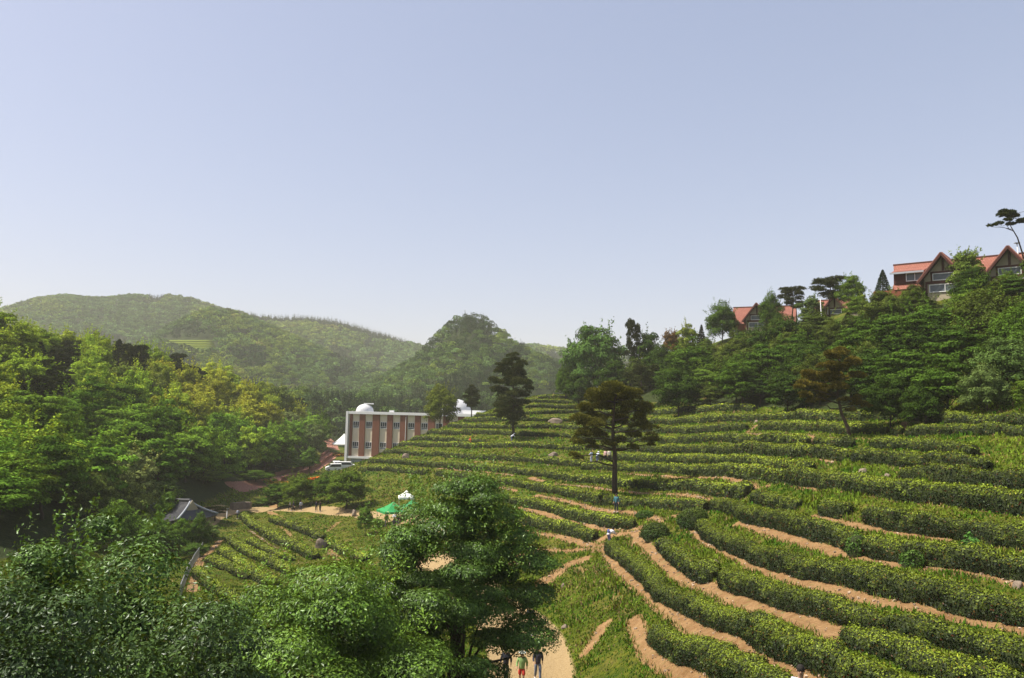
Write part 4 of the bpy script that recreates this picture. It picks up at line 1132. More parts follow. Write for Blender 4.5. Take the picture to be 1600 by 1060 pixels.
# ------------------------------------------------------------------ the single pines on the tea slope
def solo(name, crown, trunk, loc, label, tint=(1, 1, 1)):
    e = empty(name, loc); tag(e, label, "tree")
    link("crown", crown, e, tint); link("trunk", trunk, e)
    return e
b = ground_at(961, 778)[0]
s = b[1] / F     # metres per photograph pixel at its distance
def padpx(base_px, base_py, lst, s, g_):
    out = []
    for px, py, r in lst:
        out.append(((px - base_px) * s, g_.normal() * r * s * .9, (base_py - py) * s, r * s))
    return out
g0 = np.random.default_rng(5)
big = [(930,622,18),(955,612,20),(985,620,17),(915,640,16),(945,635,20),(975,640,20),(1000,638,14),(905,660,15),(935,658,18),(965,660,18),(995,662,16),(1012,668,10),
       (908,680,14),(935,682,14),(985,682,13),(1010,684,12),(925,696,12),(898,692,9),(950,694,10),(1016,694,6),(895,712,6),(903,718,7),(968,690,10),(988,698,8),(950,625,16),(970,625,14),(925,665,14),(1003,650,12)]
c, t = pine("big_pine", 901, 11, padpx(961, 778, [(a, b_, c_ * 1.15) for a, b_, c_ in big], s, g0), [(0, 0, -.4), (0, 0, 2.0), (-.1, 0, 4.5), (-.25, .1, 6.5), (-.2, 0, 8.5), (-.1, 0, 9.8)], 52000, .24, (.05, .056, .012), (.17, .165, .03), .62, .27)
solo("pine_tree", c, t, b, "big spreading pine with a tall bare trunk standing alone in the tea")
b = ground_at(803, 684)[0]; s = b[1] / F
tall = [(800,560,8),(792,568,9),(808,572,9),(782,580,9),(800,584,12),(815,588,9),(775,596,9),(792,600,12),(812,602,12),(823,606,7),(780,614,10),(800,618,12),(818,616,8),(772,608,6),(786,632,12),(804,636,12),(820,630,7),(790,648,12),(810,650,9),(798,658,10),(783,646,8),(778,570,5),(825,595,5)]
c, t = pine("tall_pine", 902, 16, padpx(803, 684, [(a, b_, c_ * 1.35) for a, b_, c_ in tall], s, g0), [(0, 0, -.4), (-.2, 0, 3.0), (-.3, 0, 7), (-.3, .1, 11), (-.3, 0, 14.6)], 42000, .34, (.028, .045, .014), (.09, .10, .028), .7, .24)
solo("pine_tree", c, t, b, "tall narrow dark pine on the tea slope above the picker in red")
b = ground_at(1329, 682)[0]; s = b[1] / F
lean_ = [(1300,556,12),(1318,550,11),(1288,570,14),(1310,572,16),(1334,566,13),(1275,588,14),(1300,590,16),(1325,590,15),(1345,586,11),(1262,602,12),(1285,608,14),(1308,606,13),(1262,618,10),(1290,622,11),(1318,625,8),(1338,630,9),(1352,632,8),(1345,622,8),(1248,606,7),(1270,628,7),(1330,640,6)]
c, t = pine("leaning_pine", 903, 8, padpx(1329, 682, [(a, b_, c_ * 1.2) for a, b_, c_ in lean_], s, g0), [(0, 0, -.4), (-.25, 0, .8), (-.75, 0, 2.2), (-1.05, .1, 3.6), (-1.0, 0, 5.0), (-.8, 0, 6.6)], 32000, .2, (.05, .052, .012), (.2, .16, .03), .6, .17)
solo("pine_tree", c, t, b, "pine with a leaning trunk and yellowish brown crown at the foot of the bank")
xyz = at_depth(738, 601, 188); gz = float(H(xyz[0], xyz[1]))
put_tree('p0', xyz[0], xyz[1], xyz[2] - gz, 34 * 188 / F, tuple(PN), "pine_tree", "small dark pine on the crest left of the tall narrow one", "tree", None, 4)
# crooked pine at the top right corner of the wood
b0 = at_depth(1608, 455, 96); s = 96 / F
crk = [(1577,330,11),(1566,336,8),(1590,334,8),(1572,345,6),(1560,350,5),(1553,352,4),(1585,348,6),(1598,345,8),(1610,340,9),(1612,330,7),(1547,352,3)]
P0 = (1600, 425); gz = float(H(at_depth(1603, 425, 96)[0], 96))
bb = at_depth(1603, 425, 96); bb[2] = gz
zoff = at_depth(1603, 425, 96)[2] - gz
tr_pts = [(0, 0, -.5), (0, 0, zoff)] + [((px - 1603) * s, 0, (425 - py) * s + zoff) for px, py in [(1600, 395), (1592, 370), (1582, 352), (1578, 336)]]
pads = [(x, y, z + zoff, r) for x, y, z, r in padpx(1603, 425, crk, s, g0)]
c, t = pine("crooked_pine", 904, 8, pads, tr_pts, 7000, .3, (.02, .035, .012), (.06, .075, .022), .45, .12)
solo("pine_tree", c, t, bb, "crooked sparse pine leaning over the near red roof at the right edge")
# ------------------------------------------------------------------ forests on the hills beyond
def far_forests():
    g_ = np.random.default_rng(99)
    N = 150000
    th = -.66 + 1.05 * g_.random(N); r = np.sqrt(300 ** 2 + (1380 ** 2 - 300 ** 2) * g_.random(N))
    x, y = r * np.sin(th), r * np.cos(th)
    # thin out with distance: trees further off are drawn by bigger crowns
    zones = {}
    z = H(x, y)
    far = far_height(x, y)
    # line of sight along each direction
    ang_grid = (GZ + 5 - CZ) / gr
    run = np.maximum.accumulate(np.where(gr > 60, ang_grid, -9), axis=0)
    vis = (z + 13 - CZ) / r > gsample(run, x, y) - .002
    field = poly_in(*project(np.stack([x, y, z], -1)), [(243, 540), (255, 531), (333, 529), (336, 545), (346, 562), (322, 562), (300, 556), (262, 548)]) & (r > 500) & (r < 1000)
    ok = vis & (z > 3.0) & ~field
    x, y, z, r = x[ok], y[ok], z[ok], r[ok]
    # Poisson-like thinning on a jittered grid
    cell = np.where(r < 400, 4.0, np.where(r < 650, 4.0, np.where(r < 900, 5.2, 6.6)))
    key = {}
    keep = []
    for i in range(len(x)):
        k = (int(x[i] / cell[i] // 1), int(y[i] / cell[i] // 1), int(r[i] / 120))
        if k in key: continue
        key[k] = 1; keep.append(i)
    x, y, z, r = x[keep], y[keep], z[keep], r[keep]
    u = x / y
    qx, qy = project(np.stack([x, y, z + 7], -1))
    n1 = noise3(x / (r * .035), y / (r * .3), z / (r * .02), 51); n2 = noise3(x / (r * .014), y / (r * .1), z / (r * .01), 52); n3 = noise3(x / (r * .08), y / (r * .5), z / (r * .035), 55)
    hill = np.where(r < 400, 0, np.where(r < 650, 1, np.where(r < 900, 2, 3)))
    ua = g_.random(len(x))
    con = (n1 + n2 * .6 > .42) | (ua < .05)
    con |= (hill == 1) & (ua < .16)
    con |= (hill == 0) & (qx > 480) & (ua < .8)
    top4 = (r > 1080) & (r < 1230) & (((qx > 180) & (qx < 640)))
    crest = np.abs(qy - np.interp(qx, [0, 190, 250, 290, 350, 400, 480, 530, 640], [480, 462, 466, 463, 476, 494, 494, 502, 530])) < 9
    con |= top4 & crest & ((qx > 285) | ((qx > 185) & (qx < 245)))
    col_l = np.array([[.14, .21, .04], [.20, .26, .045], [.09, .15, .035], [.24, .25, .06], [.12, .2, .06]])
    pick = np.clip(((n3 * .8 + n2 * .7 + g_.random(len(x)) * .8 + .6) / 2.2 * 4.4), 0, 4).astype(int)
    order = np.array([2, 4, 0, 1, 3])
    names = ["valley forest of dark conifers and broadleaf trees behind the brick and cream building",
             "mixed forest covering the pointed round hill in the middle distance",
             "mixed forest covering the second ridge around the distant tea field",
             "hazy forest covering the farthest ridges on the skyline"]
    for h_ in range(4):
        s = np.nonzero(hill == h_)[0]
        G = Geo()
        base_n = [170, 120, 74, 48][h_]
        for i in s:
            rr = cell[keep][i] * .62 * (.8 + .5 * g_.random())
            if con[i] and (hill[i] in (0, 3) or g_.random() < .45):
                hh = (8 + 4 * g_.random()) * (1 + .1 * (h_ == 3)); w = rr * .62; m = int(base_n * .8)
                t = g_.random(m) ** 1.3; a = g_.random(m) * 6.283
                R_ = w * (1 - t) ** .9 * (.6 + .5 * g_.random(m))
                p = np.stack([np.cos(a) * R_, np.sin(a) * R_, hh * (.15 + .85 * t)], 1)
                nn = unit(np.stack([np.cos(a), np.sin(a), .5 + 0 * a], 1) + rdir(m, g_) * .4)
                sz = rr * .38 * (1.2 - t)
                cc = np.array([.03, .05, .018]) * (.7 + .6 * g_.random((m, 1))) * (.8 + .5 * g_.random())
                asp = .6
            else:
                m = base_n; hh = 6.5 + 3.5 * g_.random()
                dd = rdir(m, g_); dd[:, 2] = np.where(dd[:, 2] < -.1, -dd[:, 2], dd[:, 2])
                nz = noise3(dd[:, 0] * 1.7 + i, dd[:, 1] * 1.7, dd[:, 2] * 1.7, 4)
                p = dd * [rr, rr, rr * .75] * (.85 + .35 * nz[:, None] + .12 * g_.random((m, 1))) + [0, 0, hh - rr * .6]
                nn = unit(dd + rdir(m, g_) * .9)
                sz = rr * [.24, .25, .36, .44][h_] * (.7 + .6 * g_.random(m)); asp = .75
                cb = (np.array([.05, .085, .03]) if con[i] else col_l[order[pick[i]]]) * (.6 + .75 * g_.random())
                cc = cb * (.7 + .6 * g_.random((m, 1)))
            p = p + [x[i], y[i], z[i]]
            v, q = leaf_quads(p, nn, sz, asp, g_)
            G.add(v, q, np.repeat(cc, 4, 0))
        if len(s):
            o = link("hillside_forest", G.mesh("hillside_forest", [M_FAR], False)); tag(o, names[h_], "forest", kind="stuff")
        print("far", h_, len(s), G.n // 4)
    # rows of the distant tea field
    rows = Geo()
    for k in range(11):
        py = 532 + k * 2.9
        x0 = np.interp(py, [530, 548, 562], [250, 262, 318]); x1 = np.interp(py, [530, 545, 562], [332, 337, 347])
        g3 = ground_at(np.linspace(x0, x1, 14), np.full(14, py), 1.0, dmin=400)
        if (np.abs(np.diff(g3[:, 1])) > 60).any(): continue
        g3[:, 2] += .4
        v, q = tube(g3, np.full(14, .85), 6)
        rows.add(v, q, (.17, .22, .03))
    if rows.n:
        tag(link("far_tea_rows", rows.mesh("far_tea_rows", [M_FAR])), "pale striped patch of distant tea rows on the second ridge", "tea field", kind="stuff")
far_forests()
# ------------------------------------------------------------------ foreground trees
def fore():
    def one(px, top, d, w, clear, lumps, leaves, ls, seed, label, tint_c, tint_c2, name="broadleaf_tree", gloss=True, flat=.45, twig=22, aspect=.45, dens=1.0, clump=(.2, .36), shape=.8, shell=.55, **kw):
        t = at_depth(px, top, d); zg = float(H(t[0], t[1])); h = t[2] - zg
        cr, tr = broadleaf("near_tree", seed, h, w * d / F / 2, clear, lumps, leaves, ls, flat, tint_c, tint_c2, twig=twig, gloss=gloss, aspect=aspect, lumpr=clump, shape=shape, shell=shell, fold=.35, limbs=16, sides=8, **kw)
        e = empty(name, (t[0], t[1], zg)); tag(e, label, "tree")
        link("crown", cr, e); link("trunk", tr, e)
    one(718, 736, 31, 270, .24, 66, 160000, .11, 611, "large dark tree in the foreground whose branches reach over the sandy path", (.055, .125, .014), (.11, .20, .026), flat=.5, twig=110, shape=.75, spread=.95, gloss=True, var=.35, trunk_r=.2, clump=(.17, .3), shell=.6)
    one(512, 862, 25, 360, .1, 60, 110000, .12, 612, "brighter green foreground tree left of the large dark one", (.075, .17, .018), (.16, .28, .03), flat=.5, twig=50, gloss=True, trunk_r=.13, shape=.6)
    ev = "evergreen_tree"; a1, a2 = (.035, .075, .016), (.085, .155, .03)
    kw = dict(flat=.85, gloss=True, shell=.5)
    one(10, 800, 12.5, 300, .35, 40, 38000, .075, 613, "dark glossy leaved tree cut off by the left edge", a1, a2, ev, twig=30, trunk_r=.07, stems=3, shape=.2, **kw)
    one(205, 806, 12.0, 330, .35, 40, 42000, .075, 614, "glossy leaved tree with pale shining leaves below the tiled pavilion roof", (.045, .10, .02), (.11, .20, .035), ev, twig=34, trunk_r=.07, stems=3, shape=.3, **kw)
    one(112, 762, 12.9, 200, .5, 26, 22000, .075, 615, "thin upright shoots of leaves rising above the dark glossy leaved trees", (.045, .10, .02), (.11, .20, .035), ev, twig=30, trunk_r=.05, shape=.9, **kw)
    one(335, 880, 11.5, 210, .4, 34, 20000, .07, 616, "sparse glossy leaved tree at the right side of the bottom left thicket", a1, a2, ev, twig=34, trunk_r=.05, stems=2, shape=.7, **kw)
    one(60, 880, 9.0, 420, .35, 44, 42000, .06, 617, "nearest dark glossy leaved tree, at the lower left corner", (.03, .06, .013), (.06, .11, .024), ev, twig=30, trunk_r=.06, stems=3, shape=.3, **kw)
    one(265, 915, 9.5, 330, .35, 40, 34000, .06, 620, "dark glossy leaved tree between the lower left corner and the sparse one", (.035, .07, .015), (.075, .13, .028), ev, twig=30, trunk_r=.06, stems=3, shape=.3, **kw)
    one(408, 930, 23, 150, .1, 30, 26000, .10, 618, "small dark leafy tree between the glossy thicket and the brighter green tree", (.07, .14, .018), (.15, .24, .03), twig=16, trunk_r=.07)
    one(585, 950, 28, 180, .15, 34, 40000, .10, 619, "low dark green tree between the two big foreground trees", (.06, .12, .018), (.13, .2, .03), flat=.5, twig=14, trunk_r=.09)
fore()

# ------------------------------------------------------------------ buildings
M_WHITE = surface("white_paint", (.95, .95, .95), (.82, .83, .83), 2, .6)
M_CREAM = surface("cream_render", (.88, .78, .60), (.78, .69, .52), .8, .85)
M_BRICK = surface("brick_cladding", (.26, .10, .06), (.19, .075, .048), 5, .85)
M_GREY = surface("grey_panel", (.42, .45, .5), (.34, .37, .41), 1.5, .7)
M_GLASS = surface("dark_glass", (.03, .04, .05), (.05, .06, .07), 1, .15)
M_GLASS2 = surface("frosted_glass", (.14, .17, .19), (.10, .12, .14), 1, .2)
M_DOME = surface("dome_metal", (.75, .76, .78), (.62, .63, .66), 1, .35)
M_TIMBER = surface("dark_timber", (.10, .028, .02), (.06, .018, .014), 4, .7)
M_STUCCO = surface("stucco", (.48, .42, .30), (.40, .35, .25), 2, .9)
M_WOODP = surface("red_wood", (.27, .09, .045), (.2, .06, .03), 3, .8)
M_STEEL = surface("grey_steel", (.5, .5, .52), (.4, .4, .42), 3, .4, metal=.5)
M_TILEK = surface("roof_tile_grey", (.075, .078, .09), (.045, .047, .055), 5, .55)
M_ROCK = surface("rock", (.33, .26, .2), (.16, .13, .10), 2.5, .95, .8)
M_TINT = surface("cloth", (1, 1, 1), (.82, .82, .82), 8, .85, tint=True)
M_SKIN = surface("skin", (.50, .30, .2), (.46, .27, .18), 8, .6)
def mat_tiles():
    m, nt, b = mat("red_roof_tiles", .75)
    tc = nd(nt, "ShaderNodeTexCoord"); br = nd(nt, "ShaderNodeTexBrick")
    mp = nd(nt, "ShaderNodeMapping"); mp.inputs["Rotation"].default_value = (R(0), 0, 0)
    nt.links.new(tc.outputs["UV"], mp.inputs["Vector"]); nt.links.new(mp.outputs[0], br.inputs["Vector"])
    br.inputs["Color1"].default_value = (.31, .14, .10, 1); br.inputs["Color2"].default_value = (.23, .10, .075, 1); br.inputs["Mortar"].default_value = (.22, .06, .04, 1)
    br.inputs["Scale"].default_value = 1; br.inputs["Mortar Size"].default_value = .035; br.inputs["Brick Width"].default_value = .3; br.inputs["Row Height"].default_value = .34
    nt.links.new(br.outputs["Color"], b.inputs["Base Color"])
    bp = nd(nt, "ShaderNodeBump"); bp.inputs["Strength"].default_value = .8; bp.inputs["Distance"].default_value = .05
    nt.links.new(br.outputs["Fac"], bp.inputs["Height"]); bp.invert = True; nt.links.new(bp.outputs[0], b.inputs["Normal"])
    return m
M_TILE = mat_tiles()
def part(name, g_, mats, parent, smooth=False, color=None, label=None):
    o = link(name, g_.mesh(name, mats, smooth), parent, color)
    if label: o["label"] = label
    return o
def prism(poly, y0, y1):
    """polygon in the x,z plane pushed from y0 to y1 (convex, up to 4 corners per face via fan)"""
    p = np.array(poly, float); k = len(p)
    v = np.concatenate([np.stack([p[:, 0], np.full(k, y0), p[:, 1]], 1), np.stack([p[:, 0], np.full(k, y1), p[:, 1]], 1)])
    q = [(i, (i + 1) % k, (i + 1) % k + k, i + k) for i in range(k)]
    for i in range(1, k - 1): q += [(0, i + 1, i, i), (k, k + i, k + i + 1, k + i + 1)]
    return v, np.array(q)
def slab(a, b, c, d, th):
    """a thick roof sheet through four corners"""
    P = np.array([a, b, c, d], float); nrm = np.cross(P[1] - P[0], P[3] - P[0]); nrm /= np.linalg.norm(nrm)
    v = np.concatenate([P, P - nrm * th])
    q = [(0, 1, 2, 3), (7, 6, 5, 4), (0, 4, 5, 1), (1, 5, 6, 2), (2, 6, 7, 3), (3, 7, 4, 0)]
    return v, np.array(q)
def add_uv(me, fn):
    uv = me.uv_layers.new(name="UVMap")
    co = np.zeros(len(me.vertices) * 3); me.vertices.foreach_get("co", co); co = co.reshape(-1, 3)
    li = np.zeros(len(me.loops), np.int32); me.loops.foreach_get("vertex_index", li)
    uv.data.foreach_set("uv", fn(co[li]).astype(np.float32).ravel())

def lecture_hall():
    s = .182; k = 8.83
    O = at_depth(537.5, 741, 222)
    e = empty("lecture_hall", O, R(-12.0)); tag(e, "three storey hall with brick and cream stripes and domes, half hidden by the tea slope", "building")
    W, HT, D = 41.0, 17.6, 15.0
    U = lambda xc: (xc - 170) / k * s
    top = HT
    ztop, zband = top - .75, top - (795 - 187) / k * s
    # storeys: the cream wall, then brick pilasters and the white frame standing proud
    part("wall", Geo().add(*box(W / 2 + .2, D / 2 + .2, HT / 2 - .4, W - 1.0, D - .6, HT - .8)), [M_CREAM], e)
    fr = Geo()
    for b_ in ((.33, .3, HT / 2, .66, 1.2, HT), (W / 2, .3, top - .35, W - 1.32, 1.1, .72), (W / 2, .3, zband - .28, W - 1.32, 1.0, .6), (W - .33, .3, HT / 2, .66, 1.2, HT), (.28, D / 2 + .9, top - .35, .56, D - .6, .7), (W/2, D/2+.9, top - .5, W - 1.2, D - .6, .2)): fr.add(*box(*b_))
    part("frame", fr, [M_WHITE], e)
    bx = [(205, 240), (345, 425), (535, 635), (745, 822), (930, 1030), (1140, 1218), (1325, 1420), (1535, 1620), (1740, 1830), (1940, 2035)]
    zt, zb = top - .72, zband + .03
    for a, b_ in bx:
        if U(b_) > W - 1: continue
        part("brick_panel", Geo().add(*box((U(a) + U(b_)) / 2 + .35, .32, (zt + zb) / 2, U(b_) - U(a), .5, zt - zb)), [M_BRICK], e)
    wx = [(b1 + a2) / 2 for (a1, b1), (a2, b2) in zip(bx[:-1], bx[1:])]
    for r_ in (367, 643):
        zc = top - (r_ - 187) / k * s
        for xc in wx:
            x = U(xc) + .35
            if x > W - 2: continue
            f = Geo()
            for b_ in ((x, .44, zc + .9, 1.9, .12, .12), (x, .44, zc - .9, 1.9, .14, .14), (x - .9, .44, zc, .1, .12, 1.7), (x + .9, .44, zc, .1, .12, 1.7), (x - .3, .45, zc + .22, .09, .1, 1.2), (x + .3, .45, zc + .22, .09, .1, 1.2), (x, .45, zc - .4, 1.7, .1, .09)): f.add(*box(*b_))
            w = part("window", f, [M_WHITE], e)
            part("pane", Geo().add(*box(x, .49, zc + .23, 1.7, .04, 1.2)), [M_GLASS], w)
            part("lower_pane", Geo().add(*box(x, .485, zc - .64, 1.7, .05, .4)), [M_GLASS2], w)
    gp = Geo(); gp.add(*box(U(320) + .35, .35, zband / 2 - .3, U(400) - U(240), .3, zband - .6)); gp.add(*box(U(700), .35, zband / 2 - .3, U(900) - U(470), .3, zband - .6))
    part("ground_floor_panel", gp, [M_GREY], e)
    part("drain_pipe", Geo().add(*tube([(U(1012) + .35, .03, zb), (U(1012) + .35, .03, zt - .4)], [.08, .08], 6)), [M_WHITE], e)
    def dome(cx, cy, r, zbase, finial):
        g_ = Geo(); n1, n2 = 9, 24
        t = np.linspace(0, math.pi / 2, n1)[:, None]; p = np.linspace(0, 2 * math.pi, n2)[None]
        v = np.stack([cx + r * np.cos(t) * np.cos(p), cy + r * np.cos(t) * np.sin(p), zbase + r * .82 * np.sin(t) + 0 * p], -1)
        ii = np.arange(n1 * n2).reshape(n1, n2)
        g_.add(v.reshape(-1, 3), np.stack([ii[:-1, :-1], ii[:-1, 1:], ii[1:, 1:], ii[1:, :-1]], -1).reshape(-1, 4))
        d_ = part("dome", g_, [M_DOME], e, True)
        if finial: part("hatch", Geo().add(*box(cx + r * .45, cy, zbase + r * .86, r * 1.0, r * .5, r * .12)).add(*box(cx + r * .2, cy - .3, zbase + r * .66, r * .3, r * .3, r * .35)), [M_WHITE], d_)
        part("drum", Geo().add(*tube([(cx, cy, zbase - 1.2), (cx, cy, zbase + .02)], [r * 1.03, r * 1.03], 24)), [M_WHITE], e)
    dome(U(355), 4.0, 2.5, top + .1, True)
    dome(29.3, 9, 4.6, top + .4, False)
    part("stair_wing", Geo().add(*box(34.6, 9, top + .3, 6.0, 7, 1.4)), [M_WHITE], e)
    part("roof_vent", Geo().add(*box(U(770), 3, top + .25, 1.2, .8, .5)), [M_WHITE], e)
lecture_hall()

def chalet(idx, label, origin, rz, scale=1.0, parts_from=None, L=22.0, gables=((7.0, 2.6), (14.4, 2.6)), dormer=True):
    e = empty("chalet", origin, rz); e.scale = (scale,) * 3; tag(e, label, "house")
    if parts_from is not None:
        for ch in parts_from:
            c = ch.copy(); COL.objects.link(c); c.parent = e
            for g2 in ch.children:
                d_ = g2.copy(); COL.objects.link(d_); d_.parent = c
        return e, parts_from
    hd, zr, ze = 3.3, 6.0, 2.35     # length, half depth, ridge, eaves (front is -y)
    body = Geo().add(*box(L / 2 + .4, 0, .6, L - 1.6, 2 * hd - 1.0, 4.2))
    part("wall", body, [M_WOODP], e)
    y1 = hd + .35; z1 = ze - .35 * (zr - ze) / hd
    for sgn in (-1, 1):
        a, b_, c_, d_ = (.9 if sgn < 0 and L > 20 else 0, sgn * y1, z1), (L, sgn * y1, z1), (L, 0, zr), (0, 0, zr)
        v, q = slab(a, b_, c_, d_, .16) if sgn < 0 else slab(b_, a, d_, c_, .16)
        g_ = Geo().add(v, q); me = g_.mesh("roof", [M_TILE], False)
        add_uv(me, lambda co: np.stack([co[:, 0], co[:, 2] * 1.4], 1))
        ro = link("roof", me, e)
        if sgn < 0:
            part("ridge_cap", Geo().add(*tube([(-.05, 0, zr + .03), (L + .05, 0, zr + .03)], [.13, .13], 6)), [M_TIMBER], ro)
    eg = part("end_gable", Geo().add(*prism([(-hd + .3, ze - 1), (hd - .3, ze - 1), (hd - .3, ze - .1), (0, zr - .35), (-hd + .3, ze - .1)], .25, .4)), [M_WOODP], e)
    eg.rotation_euler = (0, 0, R(90)); eg.location = (.95, 0, 0)
    # deck and eave board at the left end
    part("deck", Geo().add(*box(-.6, -2.0, 1.35, 2.4, 3.4, .18)).add(*box(1.0, -3.45, 1.3, 5.6, .2, 1.3)), [M_WOODP], e)
    # dormer
    if dormer:
      dm = Geo().add(*box(2.5, -2.0, 3.65, 3.5, 2.3, 1.7))
      dor = part("dormer", dm, [M_TIMBER], e)
      v, q = slab((.45, -3.75, 4.28), (4.6, -3.75, 4.28), (4.6, -.9, 5.15), (.45, -.9, 5.15), .14)
      me = Geo().add(v, q).mesh("dormer_roof", [M_TILE], False); add_uv(me, lambda co: np.stack([co[:, 0], co[:, 1]], 1)); link("dormer_roof", me, dor)
      part("fascia", Geo().add(*box(2.5, -3.78, 4.2, 4.2, .07, .24)), [M_GREY], dor)
    def window(x, y, z, w, h, par, mull=1):
        f = Geo(); t = .09
        for b_ in ((x, y, z + h / 2, w + t, .1, t), (x, y, z - h / 2, w + t, .1, t), (x - w / 2, y, z, t, .1, h - t), (x + w / 2, y, z, t, .1, h - t)): f.add(*box(*b_))
        for i in range(mull): f.add(*box(x - w / 2 + w * (i + 1) / (mull + 1), y, z, t * .8, .09, h - t))
        wo = part("window", f, [M_WHITE], par); part("pane", Geo().add(*box(x, y + .05, z, w - t, .05, h - t)), [M_GLASS2], wo)
    if dormer: window(3.4, -3.2, 3.62, 2.1, 1.05, dor)
    # two cross gables
    for gx, hw in gables:
        pk, ft, yf, yb = 6.15, 2.75, -5.3, -.3
        k_ = (pk - ft) / hw
        gw = part("gable_wall", Geo().add(*prism([(gx - hw + .35, 0), (gx + hw - .35, 0), (gx + hw - .35, ft + .3), (gx, pk - .25), (gx - hw + .35, ft + .3)], -4.2, -4.0)), [M_STUCCO], e)
        tb = Geo()
        for b_ in ((gx, -4.26, (pk + 3.4) / 2 + .3, .28, .1, pk - 3.9), (gx, -4.27, 3.75, 2 * hw - 2.2, .1, .3), (gx, -4.27, 2.45, 2 * hw - 1.0, .1, .34), (gx - 1.35, -4.26, 3.1, .22, .1, 1.1), (gx + 1.35, -4.26, 3.1, .22, .1, 1.1), (gx - hw + .6, -4.26, 1.2, .24, .1, 2.2), (gx + hw - .6, -4.26, 1.2, .24, .1, 2.2)): tb.add(*box(*b_))
        part("timber_frame", tb, [M_TIMBER], gw)
        window(gx, -4.3, 3.15, 2.4, .85, gw, 0); window(gx + .2, -4.3, 1.65, 3.6, .95, gw, 1)
        part("side_wall", boxes((gx - hw + .45, -3.1, 1.4, .15, 2.0, 3.2), (gx + hw - .45, -3.1, 1.4, .15, 2.0, 3.2)), [M_TIMBER], gw)
        v1, q1 = slab((gx - hw - .25, yf, ft - .25 * k_), (gx, yf, pk), (gx, yb, pk), (gx - hw - .25, yb, ft - .25 * k_), -.16)
        v2, q2 = slab((gx, yf, pk), (gx + hw + .25, yf, ft - .25 * k_), (gx + hw + .25, yb, ft - .25 * k_), (gx, yb, pk), -.16)
        me = Geo().add(v1, q1).add(v2, q2).mesh("gable_roof", [M_TILE], False); add_uv(me, lambda co: np.stack([co[:, 1], co[:, 2] * 1.4], 1))
        gr_ = link("gable_roof", me, e)
        bb = Geo()
        for sg in (-1, 1):
            bb.add(*slab((gx, yf - .06, pk + .06), (gx + sg * (hw + .3), yf - .06, ft - .3 * k_ + .06), (gx + sg * (hw + .3), yf - .06, ft - .3 * k_ - .36), (gx, yf - .06, pk - .36), .1 * sg))
            bb.add(*slab((gx, yf + .02, pk - .02), (gx + sg * (hw + .28), yf + .02, ft - .28 * k_ - .02), (gx + sg * (hw + .28), yb - 3.3, ft - .28 * k_ - .02), (gx, yb - 3.3, pk - .02), .0 + .06 * sg))
        part("bargeboard", bb, [M_TIMBER], gr_)
    return e, list(e.children)
o1 = at_depth(1397, 452, 108.5); zr = at_depth(1397, 415, 108.5)[2]
c1_, kids = chalet(0, "near red tiled house with two timbered gables and a dormer above the wooded bank", (o1[0], o1[1], zr - 6.0), R(-40))
def chalet_at(px, py, d, label, rz, sc_, L_, gx_):
    p = at_depth(px, py, d)
    ca, sa = math.cos(rz), math.sin(rz)
    off = np.array([gx_ * ca + 4.9 * sa, gx_ * sa - 4.9 * ca]) * sc_
    chalet(1, label, (p[0] - off[0], p[1] - off[1], p[2] - 6.15 * sc_), rz, sc_, None, L_, ((gx_, 2.6),), False)
chalet_at(1182, 474, 163, "far red tiled house whose gable shows between the skyline trees", R(-24), 1.0, 13.0, 5.4)
chalet_at(1303, 462, 146, "red roofed house almost hidden behind the flat topped skyline pine", R(-30), 1.0, 7.5, 4.0)

